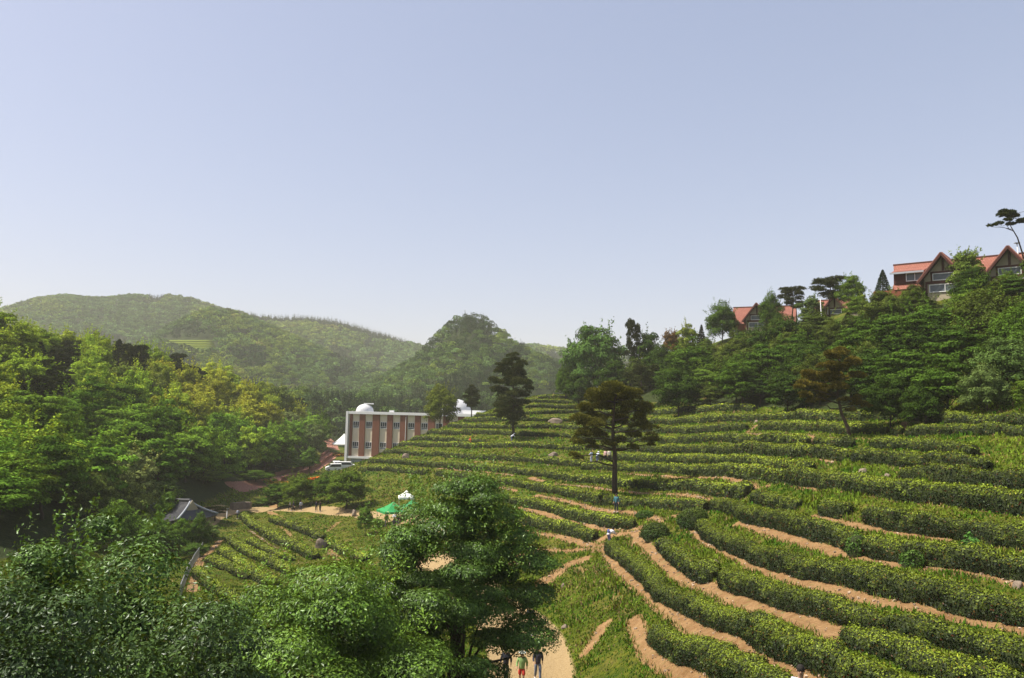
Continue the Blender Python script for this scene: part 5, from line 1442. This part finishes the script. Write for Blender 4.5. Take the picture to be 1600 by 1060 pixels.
def pavilion():
    O = at_depth(274, 793, 113); zg = float(H(O[0], O[1]))
    e = empty("tiled_pavilion", (O[0], O[1], zg), R(-24)); tag(e, "traditional pavilion with a curved grey tiled roof, half hidden by leaves", "pavilion")
    zr = O[2] - zg + .9; L, Wd, ze = 2.8, 3.7, zr - 2.6      # half ridge, half depth, eaves
    EL = 4.4
    def roofpt(u, v):   # u along the ridge -1..1, v from ridge 0 to eave 1
        half = L + (EL - L) * v
        sag = .55 * (u * u) * (.4 + .6 * v)
        z = zr - (zr - ze) * (v ** .8) + sag * (.5 + .7 * v)
        return u * half, v * Wd, z
    for sg in (-1, 1):
        us = np.linspace(-1, 1, 41); vs = np.linspace(0, 1, 9)
        U_, V_ = np.meshgrid(us, vs); x, y, z = roofpt(U_, V_)
        P = np.stack([x, sg * y, z], -1)
        ii = np.arange(41 * 9).reshape(9, 41)
        q = np.stack([ii[:-1, :-1], ii[:-1, 1:], ii[1:, 1:], ii[1:, :-1]], -1).reshape(-1, 4)
        if sg > 0: q = q[:, ::-1]
        G = Geo().add(P.reshape(-1, 3), q)
        G.add((P - [0, 0, .22]).reshape(-1, 3), q[:, ::-1])
        for i in range(1, 40, 1):
            G.add(*tube(P[:, i] + [0, 0, .03], np.full(9, .09), 5, True))
        part("roof", G, [M_TILEK], e, True)
    for sx in (-1, 1):   # hipped ends
        G = Geo(); n1 = 9
        vs = np.linspace(.38, 1, n1); ws = np.linspace(-1, 1, 17)
        V_, W_ = np.meshgrid(vs, ws, indexing='ij')
        x1, _, z1 = roofpt(np.ones_like(V_), V_)
        P = np.stack([sx * (x1 + .03), W_ * V_ * Wd, z1 - .3 * (1 - W_ ** 2) * V_ * 1.0], -1)
        ii = np.arange(n1 * 17).reshape(n1, 17); q = np.stack([ii[:-1, :-1], ii[:-1, 1:], ii[1:, 1:], ii[1:, :-1]], -1).reshape(-1, 4)
        G.add(P.reshape(-1, 3), q if sx < 0 else q[:, ::-1])
        part("hip_roof", G, [M_TILEK], e, True)
        gb = part("gable_board", Geo().add(*prism([(-Wd * .36, zr - 1.25), (Wd * .36, zr - 1.25), (0, zr + .3)], -.05, .05)), [M_STUCCO], e)
        gb.rotation_euler = (0, 0, R(90)); gb.location = (sx * (L + .35), 0, 0)
    rid = Geo(); u = np.linspace(-1.03, 1.03, 15); x, y, z = roofpt(u, 0 * u)
    rid.add(*tube(np.stack([x, y, z + .18], 1), np.full(15, .22), 8))
    part("ridge", rid, [M_TILEK], e, True)
    for sg in (-1, 1):
        for sx in (-1, 1):
            v = np.linspace(0, 1, 9); x, y, z = roofpt(np.full(9, 1.0), v)
            part("corner_ridge", Geo().add(*tube(np.stack([sx * x, sg * y, z + .12], 1), np.full(9, .15), 6)), [M_GREY], e, True)
    for px_ in (-3.0, -1.0, 1.0, 3.0):
        for py_ in (-2.2, 2.2):
            part("column", Geo().add(*tube([(px_, py_, -.2), (px_, py_, ze + .4)], [.17, .16], 10)), [M_TIMBER], e, True)
    part("wall", Geo().add(*box(0, 0, ze / 2, 5.4, 3.8, ze - .2)), [M_STUCCO], e)
    part("beam", boxes((0, -2.2, ze + .1, 6.6, .22, .3), (0, 2.2, ze + .1, 6.6, .22, .3)), [M_TIMBER], e)
pavilion()

def tent(name, px, py, d, w, h, color, label, cat, leg=2.0, rz=.3, flat_top=False):
    p = at_depth(px, py, d); zg = float(H(p[0], p[1])) 
    e = empty(name, (p[0], p[1], zg), rz); tag(e, label, cat)
    n_ = 7; G = Geo()
    top = leg + h
    for s in range(4):
        a = s * math.pi / 2
        R_ = np.array([[math.cos(a), -math.sin(a), 0], [math.sin(a), math.cos(a), 0], [0, 0, 1]])
        rows = []
        for i in range(n_ + 1):
            t = i / n_; hw = w / 2 * (1 - t) + .04; z = leg + h * (t * .55 + .45 * t * t)
            rows.append([(-hw, -hw, z), (hw, -hw, z)])
        P = np.array(rows) @ R_.T
        ii = np.arange((n_ + 1) * 2).reshape(n_ + 1, 2)
        G.add(P.reshape(-1, 3), np.stack([ii[:-1, 0], ii[:-1, 1], ii[1:, 1], ii[1:, 0]], -1))
        hw = w / 2 + .04
        V = np.array([(-hw, -hw, leg - .3), (hw, -hw, leg - .3), (hw, -hw, leg), (-hw, -hw, leg)]) @ R_.T
        G.add(V, [(0, 1, 2, 3)])
    part("canopy", G, [M_TINT], e, False, color)
    for sx in (-1, 1):
        for sy in (-1, 1):
            x, y = sx * w / 2 * .98, sy * w / 2 * .98
            part("leg", Geo().add(*tube([(x, y, -.3), (x, y, leg)], [.035, .035], 6)), [M_STEEL], e)
    return e
tent("canopy_tent", 614, 812, 113, 3.6, 1.2, (.03, .27, .08), "green peaked canopy beside the sandy path, nearest the dirt fork", "canopy", 1.7, .5)
tent("canopy_tent", 634, 806, 118, 2.2, .9, (.85, .88, .85), "white topped canopy right behind the green one", "canopy", 1.9, .2)
tent("canopy_tent", 643, 822, 108, 3.0, 1.0, (.035, .24, .09), "second green canopy partly behind the dark tree's branches", "canopy", 1.9, .8)
tent("marquee", 537, 700, 246, 6.5, 3.2, (.82, .85, .83), "white pointed marquee peeping out left of the brick and cream building", "marquee", 3.2, .3)

def lamp(px, top_py, d, hmin, label, head='globe', lean=0):
    p = at_depth(px, top_py, d); zg = float(H(p[0], p[1])); h = max(hmin, p[2] - zg)
    e = empty("street_lamp", (p[0], p[1], p[2] - h), 0); e.rotation_euler = (0, lean, 0); tag(e, label, "street lamp")
    part("pole", Geo().add(*tube([(0, 0, -.2), (0, 0, h * .3), (0, 0, h - .15)], [.1, .075, .055], 8)), [M_WHITE], e, True)
    if head == 'globe':
        n1, n2 = 8, 12; t = np.linspace(.01, math.pi - .01, n1)[:, None]; f = np.linspace(0, 2 * math.pi, n2)[None]
        v = np.stack([.24 * np.sin(t) * np.cos(f), .24 * np.sin(t) * np.sin(f), h + .05 + .2 * np.cos(t) + 0 * f], -1)
        ii = np.arange(n1 * n2).reshape(n1, n2)
        part("lamp_globe", Geo().add(v.reshape(-1, 3), np.stack([ii[:-1, :-1], ii[1:, :-1], ii[1:, 1:], ii[:-1, 1:]], -1).reshape(-1, 4)), [M_DOME], e, True)
    else:
        part("lamp_head", boxes((0, 0, h, .62, .34, .12), (0, 0, h - .1, .16, .16, .12)), [M_STEEL], e)
lamp(355, 796, 132, 3.0, "white lamp post with a round globe beside the pavilion road")
lamp(1592, 380, 97, 3.5, "pale lamp post in front of the near red roofed house", 'flat', R(-3))
lamp(1284, 462, 128, 3.0, "thin pale street lamp below the flat topped skyline pine", 'flat', R(-3))

def railing():
    g3 = ground_at([316, 308, 300, 292, 286, 281], [862, 876, 890, 905, 920, 938])
    g3 = resample(g3, 1.6); g3[:, 2] = H(g3[:, 0], g3[:, 1])
    e = empty("railing", g3[0]); tag(e, "pale metal railing running downhill left of the low tea spur", "railing")
    P = g3 - g3[0]
    for zz in (.25, 1.15): part("rail", Geo().add(*tube(P + [0, 0, zz], np.full(len(P), .035), 5)), [M_STEEL], e)
    for i, p in enumerate(P): part("post", Geo().add(*box(p[0], p[1], p[2] + .55, .09, .09, 1.3)), [M_STEEL], e)
    G = Geo(); d_ = resample(P, .4)
    for p in d_: G.add(*box(p[0], p[1], p[2] + .7, .03, .03, .9))
    part("pickets", G, [M_STEEL], e)
railing()

def rock(px, py, w, h, dpt, label, seed, name="boulder", cat="rock", d=None, color=None):
    p = ground_at(px, py)[0] if d is None else np.array([*at_depth(px, py, d)[:2], float(H(*at_depth(px, py, d)[:2]))])
    g_ = np.random.default_rng(seed)
    n1, n2 = 14, 22; t = np.linspace(.02, math.pi - .02, n1)[:, None]; f = np.linspace(0, 2 * math.pi, n2 + 1)[None, :]
    D_ = np.stack([np.sin(t) * np.cos(f), np.sin(t) * np.sin(f), np.cos(t) + 0 * f], -1)
    planes = rdir(9, g_); r_ = np.full(D_.shape[:2], 1.0)
    for n_ in planes:
        c_ = (D_ @ n_); r_ = np.where(c_ > .55, np.minimum(r_, .72 / np.maximum(c_, .1)), r_)
    r_ *= 1 + .06 * noise3(D_[..., 0] * 3, D_[..., 1] * 3, D_[..., 2] * 3, seed)
    r_[:, -1] = r_[:, 0]
    V = D_ * r_[..., None] * [w / 2, dpt / 2, h] 
    ii = np.arange(n1 * (n2 + 1)).reshape(n1, n2 + 1)
    o = link(name, Geo().add(V.reshape(-1, 3), np.stack([ii[:-1, :-1], ii[1:, :-1], ii[1:, 1:], ii[:-1, 1:]], -1).reshape(-1, 4)).mesh(name, [M_ROCK], False))
    o.location = (p[0], p[1], p[2] + h * .12); o.rotation_euler = (0, 0, g_.random() * 3)
    tag(o, label, cat)
rock(501, 857, 2.1, 1.15, 1.5, "large brown boulder at the end of a tea row on the low spur", 1)
rock(1118, 884, .55, .3, .5, "small stone between two tea hedge ends, lower right", 2, "stone")
rock(822, 884, 2.2, .35, 1.6, "flat slab of rock in the dirt below the lowest central tea hedge", 3)
rock(838, 886, 1.2, .5, 1.0, "broken reddish rock right of the flat slab", 4)
rock(868, 661, 3.4, .9, 2, "low brown rock mound among the top tea rows", 5, "rock_mound")
rock(864, 713, 2.2, .6, 1.6, "brown rock mound between tea rows left of the big pine", 6, "rock_mound")
rock(634, 716, 1.6, .9, 1.2, "narrow rock sticking up near the building side of the tea slope", 7)
rock(1349, 741, .8, .32, .6, "grey stone on grass above the long thick right tea hedge", 8, "stone")
rock(1387, 748, .45, .2, .4, "small pale stone right of the grey one on the grass", 9, "stone")
rock(1182, 661, .9, .35, .7, "pale stone in the dirt gap between two upper tea hedges", 10, "stone")
rock(1343, 490, 4.2, 1.6, 2.5, "grey rocky outcrop on the bank under the skyline spruce", 11, "rock_outcrop", "rock", 117)
rock(1388, 480, 2.8, 1.2, 1.8, "smaller grey outcrop on the bank left of the near house", 12, "rock_outcrop", "rock", 110)
rock(1012, 897, .7, .25, .5, "small stone in the grass left of the winding tea hedge", 13, "stone")
rock(880, 915, .3, .28, .3, "small pale stone on the green bank above the sandy path", 14, "stone")
rock(882, 982, .5, .2, .4, "flat brownish stone in the grass on the bank", 15, "stone")
rock(553, 806, 1.0, 1.0, .8, "upright dark boulder beside the path right of the largest cherry tree", 16)
rock(1592, 921, .5, .2, .4, "dark stone on the dirt path at the right edge", 17, "stone")
rock(856, 729, .5, .25, .4, "whitish stone left of the picker group in pale shirts", 18, "stone")
def flowers(px, py, w, col, label, seed):
    p = ground_at(px, py)[0]; g_ = np.random.default_rng(seed); n_ = 500
    r_ = np.sqrt(g_.random(n_)) * w / 2; a = g_.random(n_) * 6.283
    x, y = p[0] + r_ * np.cos(a), p[1] + r_ * np.sin(a)
    P = np.stack([x, y, H(x, y) + .3 + .3 * g_.random(n_)], 1)
    isf = g_.random((n_, 1)) < .55
    v, q = leaf_quads(P, unit(rdir(n_, g_) * .6 + [0, 0, 1]), .3 + .2 * g_.random(n_), .8, g_)
    c = np.where(isf, np.array(col), np.array([.06, .12, .02])) * (.8 + .4 * g_.random((n_, 1)))
    tag(link("flower_bed", Geo().add(v, q, np.repeat(c, 4, 0)).mesh("flower_bed", [M_LEAF], False)), label, "flowers")
flowers(485, 752, 4.0, (.75, .16, .02), "patch of orange azaleas above the row of cherry trees", 1)
flowers(474, 756, 3.0, (.7, .6, .06), "patch of yellow flowers left of the orange azaleas", 2)
flowers(430, 757, 6.0, (.45, .22, .04), "rusty orange shrubs on the slope below the brick coloured road", 3)
flowers(527, 712, 4.0, (.4, .16, .05), "reddish shrubs beside the building's left corner", 4)
def low_wall(pix, h, name, label, m, th=.3):
    g3 = ground_at([p[0] for p in pix], [p[1] for p in pix]); g3 = resample(g3, .9); G = Geo()
    t = unit(np.gradient(g3[:, :2], axis=0)); n_ = np.stack([-t[:, 1], t[:, 0]], 1) * th / 2
    zg = H(g3[:, 0], g3[:, 1])
    k = len(g3); V = np.stack([np.c_[g3[:, :2] - n_, zg - .3], np.c_[g3[:, :2] + n_, zg - .3], np.c_[g3[:, :2] + n_, zg + h], np.c_[g3[:, :2] - n_, zg + h]], 1)
    ii = np.arange(k * 4).reshape(k, 4); q = []
    for a in range(4):
        b_ = (a + 1) % 4; q.append(np.stack([ii[:-1, a], ii[1:, a], ii[1:, b_], ii[:-1, b_]], -1))
    q = np.concatenate(q + [ii[:1], ii[-1:, ::-1]])
    tag(link(name, G.add(V.reshape(-1, 3), q).mesh(name, [m], False)), label, "wall")
low_wall([(440, 752), (470, 744), (492, 734), (507, 722), (519, 713)], 1.0, "retaining_wall", "brick coloured retaining wall along the near side of the curving road", surface("road_wall", (.26, .10, .07), (.16, .06, .045), 2, .9))
low_wall([(430, 744), (462, 737), (484, 728), (500, 716), (514, 706)], .9, "retaining_wall", "brick coloured wall along the far side of the curving road", surface("road_wall_far", (.22, .09, .07), (.15, .06, .045), 2, .9))
low_wall([(362, 797), (378, 795), (392, 796)], 1.2, "stone_wall", "short rubble stone wall beyond the lamp post", M_ROCK, .8)

# ------------------------------------------------------------------ parked vans
def van(px, py, d, rz, label, L=4.9):
    p = at_depth(px, py, d); e = empty("parked_van", (p[0], p[1], float(H(p[0], p[1])) + .05), rz); tag(e, label, "van", "white vans parked by the building")
    prof = [(-L / 2, .35), (L / 2 - .1, .35), (L / 2, .75), (L / 2 - .15, 1.1), (L / 2 - .85, 1.35), (L / 2 - 1.35, 1.95), (-L / 2 + .15, 2.0), (-L / 2, 1.2)]
    part("body", Geo().add(*prism(prof, -.9, .9)), [M_WHITE], e)
    part("side_window", Geo().add(*prism([(-L / 2 + .3, 1.2), (L / 2 - 1.0, 1.2), (L / 2 - 1.4, 1.78), (-L / 2 + .35, 1.8)], -.91, -.9)).add(*prism([(-L / 2 + .3, 1.2), (L / 2 - 1.0, 1.2), (L / 2 - 1.4, 1.78), (-L / 2 + .35, 1.8)], .9, .91)), [M_GLASS], e)
    part("windscreen", Geo().add(*slab((L / 2 - .86, -.78, 1.38), (L / 2 - .86, .78, 1.38), (L / 2 - 1.3, .74, 1.9), (L / 2 - 1.3, -.74, 1.9), -.02)), [M_GLASS], e)
    for sx in (-1, 1):
        for sy in (-1, 1):
            w = part("wheel", Geo().add(*tube([(sx * L * .31, sy * .7, .33), (sx * L * .31, sy * .93, .33)], [.33, .33], 14)), [M_GLASS], e)
            part("rim", Geo().add(*tube([(sx * L * .31, sy * .93, .33), (sx * L * .31, sy * .945, .33)], [.18, .17], 10)), [M_STEEL], w)
    for sy in (-1, 1): part("headlight", Geo().add(*box(L / 2 - .03, sy * .68, .85, .06, .3, .2)), [M_GLASS2], e)
van(526, 733, 213, R(-72), "white van seen from the front, left of the other parked one")
van(541, 737, 209, R(8), "white van parked side on at the foot of the tea slope")
van(521, 739, 206, R(-160), "white van lower down, mostly hidden by the cherry tree", 4.2)
# ------------------------------------------------------------------ people
def skin_mesh(name, V, E, Rd, mats, levels=1):
    me = bpy.data.meshes.new(name); me.from_pydata([tuple(v) for v in V], E, [])
    o = bpy.data.objects.new(name, me); COL.objects.link(o)
    md = o.modifiers.new("s", 'SKIN'); md.use_smooth_shade = True
    for i, r in enumerate(Rd):
        sv = me.skin_vertices[0].data[i]; sv.radius = (r, r) if np.isscalar(r) else r; sv.use_root = (i == 0)
    sb = o.modifiers.new("u", 'SUBSURF'); sb.levels = levels; sb.render_levels = levels
    dg = bpy.context.evaluated_depsgraph_get(); dg.update()
    out = bpy.data.meshes.new_from_object(o.evaluated_get(dg)); out.name = name
    bpy.data.objects.remove(o); bpy.data.meshes.remove(me)
    out.materials.clear()
    for m_ in mats: out.materials.append(m_)
    return out
def sphere_v(c, r, n1=9, n2=14, cut=None):
    t = np.linspace(.02, (cut or math.pi) - .02, n1)[:, None]; f = np.linspace(0, 2 * math.pi, n2)[None]
    v = np.array(c) + np.stack([np.sin(t) * np.cos(f), np.sin(t) * np.sin(f), np.cos(t) + 0 * f], -1) * np.array(r)
    ii = np.arange(n1 * n2).reshape(n1, n2)
    return v.reshape(-1, 3), np.stack([ii[:-1, :-1], ii[1:, :-1], ii[1:, 1:], ii[:-1, 1:]], -1).reshape(-1, 4)
POSES = {}
def figure(pose):
    """joints for a 1.7 m figure facing +y"""
    J = dict(pel=(0, 0, .93), chest=(0, 0, 1.25), neck=(0, .0, 1.46), head=(0, .03, 1.58),
             shL=(-.18, 0, 1.40), shR=(.18, 0, 1.40), elL=(-.25, -.03, 1.13), elR=(.25, -.03, 1.13), haL=(-.26, .08, .90), haR=(.26, .08, .90),
             hiL=(-.10, 0, .90), hiR=(.10, 0, .90), knL=(-.11, .03, .50), knR=(.11, .03, .50), anL=(-.12, 0, .09), anR=(.12, 0, .09), toL=(-.14, .17, .04), toR=(.14, .17, .04))
    if pose == 'walk':
        J.update(knL=(-.1, .16, .51), anL=(-.1, .22, .1), toL=(-.1, .39, .06), knR=(.1, -.03, .50), anR=(.1, -.30, .13), toR=(.11, -.14, .04), elL=(-.25, -.14, 1.15), haL=(-.25, -.10, .92), elR=(.25, .06, 1.14), haR=(.24, .26, 1.0))
    if pose == 'stoop':
        J.update(chest=(0, .22, 1.13), neck=(0, .38, 1.26), head=(0, .47, 1.33), shL=(-.18, .34, 1.22), shR=(.18, .34, 1.22), elL=(-.22, .48, .98), elR=(.22, .48, .98), haL=(-.12, .66, .92), haR=(.12, .66, .90), pel=(0, -.05, .92), knL=(-.11, .1, .5), knR=(.11, .06, .5))
    if pose == 'pick':
        J.update(elL=(-.24, .12, 1.16), elR=(.24, .12, 1.16), haL=(-.14, .36, 1.14), haR=(.14, .36, 1.12), head=(0, .07, 1.57))
    return J
BODYM = {}
def body_mesh(pose):
    if pose in BODYM: return BODYM[pose]
    J = figure(pose); n_ = list(J); ix = {k: i for i, k in enumerate(n_)}
    V = [J[k] for k in n_]
    Rr = dict(pel=.125, chest=.13, neck=.052, head=.085, shL=.055, shR=.055, elL=.04, elR=.04, haL=.03, haR=.03, hiL=.09, hiR=.09, knL=.055, knR=.055, anL=.038, anR=.038, toL=.03, toR=.03)
    Rd = [Rr[k] for k in n_]
    E = [(ix[a], ix[b]) for a, b in (('pel', 'chest'), ('chest', 'neck'), ('neck', 'head'), ('chest', 'shL'), ('chest', 'shR'), ('shL', 'elL'), ('shR', 'elR'), ('elL', 'haL'), ('elR', 'haR'), ('pel', 'hiL'), ('pel', 'hiR'), ('hiL', 'knL'), ('hiR', 'knR'), ('knL', 'anL'), ('knR', 'anR'), ('anL', 'toL'), ('anR', 'toR'))]
    V = [np.array(v, float) for v in V]
    # crown of the head, five fingers on each hand
    h = V[ix['head']]; V.append(h + [0, 0, .075]); Rd.append(.075); E.append((ix['head'], len(V) - 1))
    for s in 'LR':
        ha, el = V[ix['ha' + s]], V[ix['el' + s]]
        d_ = (ha - el) / np.linalg.norm(ha - el); side = np.cross(d_, [1, 0, 0]); side /= np.linalg.norm(side) + 1e-9
        pm = ha + d_ * .07; V.append(pm); Rd.append(.033); E.append((ix['ha' + s], len(V) - 1)); pi_ = len(V) - 1
        for f_, (o_, L_) in enumerate(((-.028, .06), (-.01, .075), (.01, .07), (.028, .055))):
            a = pm + side * o_ + d_ * .02; b = a + d_ * L_ * .6; c_ = b + d_ * L_ * .35 + np.array([0, .012, 0])
            k0 = len(V); V += [a, b, c_]; Rd += [.011, .009, .007]; E += [(pi_, k0), (k0, k0 + 1), (k0 + 1, k0 + 2)]
        a = ha + side * .035 + d_ * .02; b = a + side * .025 + d_ * .035; k0 = len(V); V += [a, b]; Rd += [.012, .009]; E += [(ix['ha' + s], k0), (k0, k0 + 1)]
    me = skin_mesh("body", V, E, Rd, [M_SKIN], 1)
    def g_clothes(keys, edges, rad, nm, mt):
        VV = [np.array(J[k], float) for k in keys]; ii = {k: i for i, k in enumerate(keys)}
        return skin_mesh(nm, VV, [(ii[a], ii[b]) for a, b in edges], rad, [mt], 1)
    mid = lambda a, b, t: tuple(np.array(J[a]) * (1 - t) + np.array(J[b]) * t)
    J['wrL'], J['wrR'] = mid('elL', 'haL', .8), mid('elR', 'haR', .8)
    J['slL'], J['slR'] = mid('shL', 'elL', .75), mid('shR', 'elR', .75)
    J['top'] = mid('chest', 'neck', .75); J['hem'] = tuple(np.array(J['pel']) + [0, 0, -.06])
    shirt = g_clothes(['hem', 'pel', 'chest', 'top', 'shL', 'shR', 'elL', 'elR', 'wrL', 'wrR'], [('hem', 'pel'), ('pel', 'chest'), ('chest', 'top'), ('chest', 'shL'), ('chest', 'shR'), ('shL', 'elL'), ('shR', 'elR'), ('elL', 'wrL'), ('elR', 'wrR')], [.155, .155, .165, .085, .082, .082, .06, .06, .05, .05], "shirt", M_TINT)
    J['cuL'], J['cuR'] = mid('knL', 'anL', .85), mid('knR', 'anR', .85)
    J['wst'] = tuple(np.array(J['pel']) + [0, 0, .08])
    tro = g_clothes(['wst', 'pel', 'hiL', 'hiR', 'knL', 'knR', 'cuL', 'cuR'], [('wst', 'pel'), ('pel', 'hiL'), ('pel', 'hiR'), ('hiL', 'knL'), ('hiR', 'knR'), ('knL', 'cuL'), ('knR', 'cuR')], [.14, .145, .108, .108, .078, .078, .066, .066], "trousers", M_TINT)
    J['k2L'], J['k2R'] = mid('hiL', 'knL', .9), mid('hiR', 'knR', .9)
    sho = g_clothes(['wst', 'pel', 'hiL', 'hiR', 'k2L', 'k2R'], [('wst', 'pel'), ('pel', 'hiL'), ('pel', 'hiR'), ('hiL', 'k2L'), ('hiR', 'k2R')], [.14, .148, .112, .112, .095, .095], "shorts", M_TINT)
    hd = np.array(J['head']) + [0, 0, .05]
    hair = Geo().add(*sphere_v(hd + [0, -.022, .035], (.098, .108, .105), 9, 16, 2.0)).mesh("hair", [M_TINT])
    longh = Geo().add(*sphere_v(hd + [0, -.035, .0], (.105, .105, .15), 9, 16, 2.5)).mesh("hair", [M_TINT])
    hat = Geo().add(*sphere_v(hd + [0, -.01, .045], (.115, .125, .10), 7, 16, 1.7)).add(*tube([hd + [0, 0, .05], hd + [0, 0, .065]], [.2, .19], 18)).mesh("hat", [M_TINT])
    face = Geo().add(*sphere_v(hd + [0, .095, -.02], (.014, .02, .024), 6, 8)).add(*sphere_v(hd + [-.088, 0, -.01], (.014, .022, .032), 6, 8)).add(*sphere_v(hd + [.088, 0, -.01], (.014, .022, .032), 6, 8)).mesh("nose_and_ears", [M_SKIN])
    eyes = Geo().add(*sphere_v(hd + [-.034, .08, .008], (.011, .009, .008), 5, 8)).add(*sphere_v(hd + [.034, .08, .008], (.011, .009, .008), 5, 8)).add(*box(hd[0], hd[1] + .082, hd[2] - .055, .045, .01, .01)).mesh("eyes_and_mouth", [M_TIMBER])
    shoes = Geo()
    for s in 'LR':
        a, t_ = np.array(J['an' + s]), np.array(J['to' + s]); shoes.add(*tube([a + [0, -.06, -.04], (a + t_) / 2 + [0, 0, -.015], t_ + [0, .03, -.0]], [.05, .05, .034], 10))
    shoes = shoes.mesh("shoes", [M_TINT])
    bag = Geo().add(*sphere_v(np.array(J['chest']) + [0, -.24, .03], (.15, .1, .2), 9, 14)).mesh("backpack", [M_TINT])
    BODYM[pose] = dict(body=me, shirt=shirt, trousers=tro, shorts=sho, hair=hair, longhair=longh, hat=hat, face=face, eyes=eyes, shoes=shoes, bag=bag)
    return BODYM[pose]
def person(px, py, pose, heading, label, shirt, trousers, hair=(.02, .017, .015), hat=None, shorts=False, long_=False, bag=None, d=None, sc_=1.0, group=None, sink=0.0, top=False):
    m_ = body_mesh(pose)
    p = ground_at(px, py)[0] if d is None else at_depth(px, py, d)
    if top:      # (px, py) is the top of the head: walk along the sight line until a standing height fits
        ds = np.linspace(14, 90, 900); P_ = at_depth(np.full(900, px), np.full(900, py), ds)
        hit = np.nonzero(P_[:, 2] - H(P_[:, 0], P_[:, 1]) < 1.7 * sc_)[0]
        p = P_[hit[0] if len(hit) else 0]
    e = empty("person", (p[0], p[1], float(H(p[0], p[1])) - sink), R(heading)); e.scale = (sc_,) * 3; tag(e, label, "person", group)
    b_ = link("body", m_['body'], e)
    link("nose_and_ears", m_['face'], e); link("eyes_and_mouth", m_['eyes'], e)
    link("shirt", m_['shirt'], e, shirt); link("shorts" if shorts else "trousers", m_['shorts' if shorts else 'trousers'], e, trousers)
    link("hair", m_['longhair' if long_ else 'hair'], e, hair); link("shoes", m_['shoes'], e, (.5, .5, .52))
    if hat: link("hat", m_['hat'], e, hat)
    if bag: link("backpack", m_['bag'], e, bag)
W_ = (.78, .8, .85); K_ = (.02, .022, .03)
person(791, 1014, 'walk', 170, "walker in dark clothes on the sandy path under the branches, leftmost of three", K_, (.015, .016, .02), top=True)
person(816, 1020, 'walk', 175, "walker in a green shirt, red shorts and a pale hat on the sandy path", (.22, .34, .12), (.5, .04, .03), hat=(.5, .55, .5), shorts=True, top=True)
person(841, 1012, 'walk', 185, "walker in a dark top and grey blue trousers, rightmost on the sandy path", (.04, .04, .06), (.16, .19, .26), top=True)
person(828, 992, 'walk', 180, "walker in dark clothes further up the sandy path in the branch shade", (.02, .025, .03), (.02, .022, .03))
person(1251, 1045, 'stand', 160, "person with short black hair at the bottom edge, only the head showing", (.55, .5, .62), (.05, .05, .08), top=True)
person(951, 853, 'stoop', -60, "stooping person with dark hair, white top and blue bag at the dirt junction", (.75, .72, .78), (.1, .1, .2), long_=True, bag=(.08, .1, .3))
person(963, 799, 'stand', 150, "person in a teal shirt and dark trousers beside the big pine trunk", (.05, .16, .2), (.03, .035, .05))
person(924, 724, 'pick', 40, "picker in pale blue, leftmost of the four by the big pine", (.55, .62, .8), (.4, .45, .6))
person(933, 723, 'stoop', -30, "picker in a white hat, second from left by the big pine", (.55, .62, .75), (.12, .14, .25), hat=(.8, .8, .82))
person(946, 723, 'stand', 170, "person in a pink top, third from left by the big pine", (.75, .48, .48), K_, long_=True)
person(952, 723, 'stand', 190, "person in a cream top right against the big pine trunk", (.78, .68, .6), K_, long_=True)
person(735, 697, 'pick', 120, "picker in a bright red top and hat on the left tea slope", (.75, .04, .035), (.4, .03, .03), hat=(.75, .05, .04))
person(799, 690, 'stoop', -80, "picker in white and blue stooping at the foot of the tall pine", (.72, .75, .85), (.1, .12, .3), hat=(.8, .82, .85))
person(494, 800, 'stand', 180, "left one of the two dark clothed walkers in the open path gap", K_, K_)
person(500, 800, 'walk', 180, "right one of the two dark clothed walkers in the open path gap", (.03, .02, .02), K_)
person(453, 798, 'walk', 90, "walker with a white top at the left end of the cherry row", (.72, .74, .8), (.03, .03, .05))
person(458, 799, 'walk', 100, "walker in dark clothes close behind the one in the white top", (.05, .05, .07), K_)
person(470, 799, 'stand', 200, "walker in grey standing by a cherry trunk", (.35, .38, .45), (.05, .06, .1))
person(371, 812, 'walk', 150, "tiny walker on the pale road beyond the lamp post", (.3, .32, .4), K_)
person(604, 821, 'stand', 200, "person in dark blue standing under the green canopy, left side", (.04, .06, .15), K_)
person(622, 823, 'stand', 160, "person in black at the front of the green canopy, right side", K_, (.08, .08, .1))
person(616, 821, 'pick', 180, "person in a white shirt between two others under the green canopy", (.7, .7, .72), (.05, .06, .1))
# ------------------------------------------------------------------ the hazy air
def haze():
    m = bpy.data.materials.new("haze_air"); m.use_nodes = True
    nt = m.node_tree; nt.nodes.clear()
    out = nd(nt, "ShaderNodeOutputMaterial"); pv = nd(nt, "ShaderNodeVolumePrincipled")
    pv.inputs["Color"].default_value = (1.0, .98, .9, 1); pv.inputs["Density"].default_value = HAZE; pv.inputs["Anisotropy"].default_value = .0
    nt.links.new(pv.outputs[0], out.inputs["Volume"])
    top = float(max(GZ.max(), 60)) + 16
    v, q = box(0, 0, (top - 12) / 2, 10480, 10480, top + 12)
    o = link("haze", mesh_np("haze", v, q, np.ones((8, 3)), np.zeros(6), [m], False)); tag(o, kind="stuff")
haze()
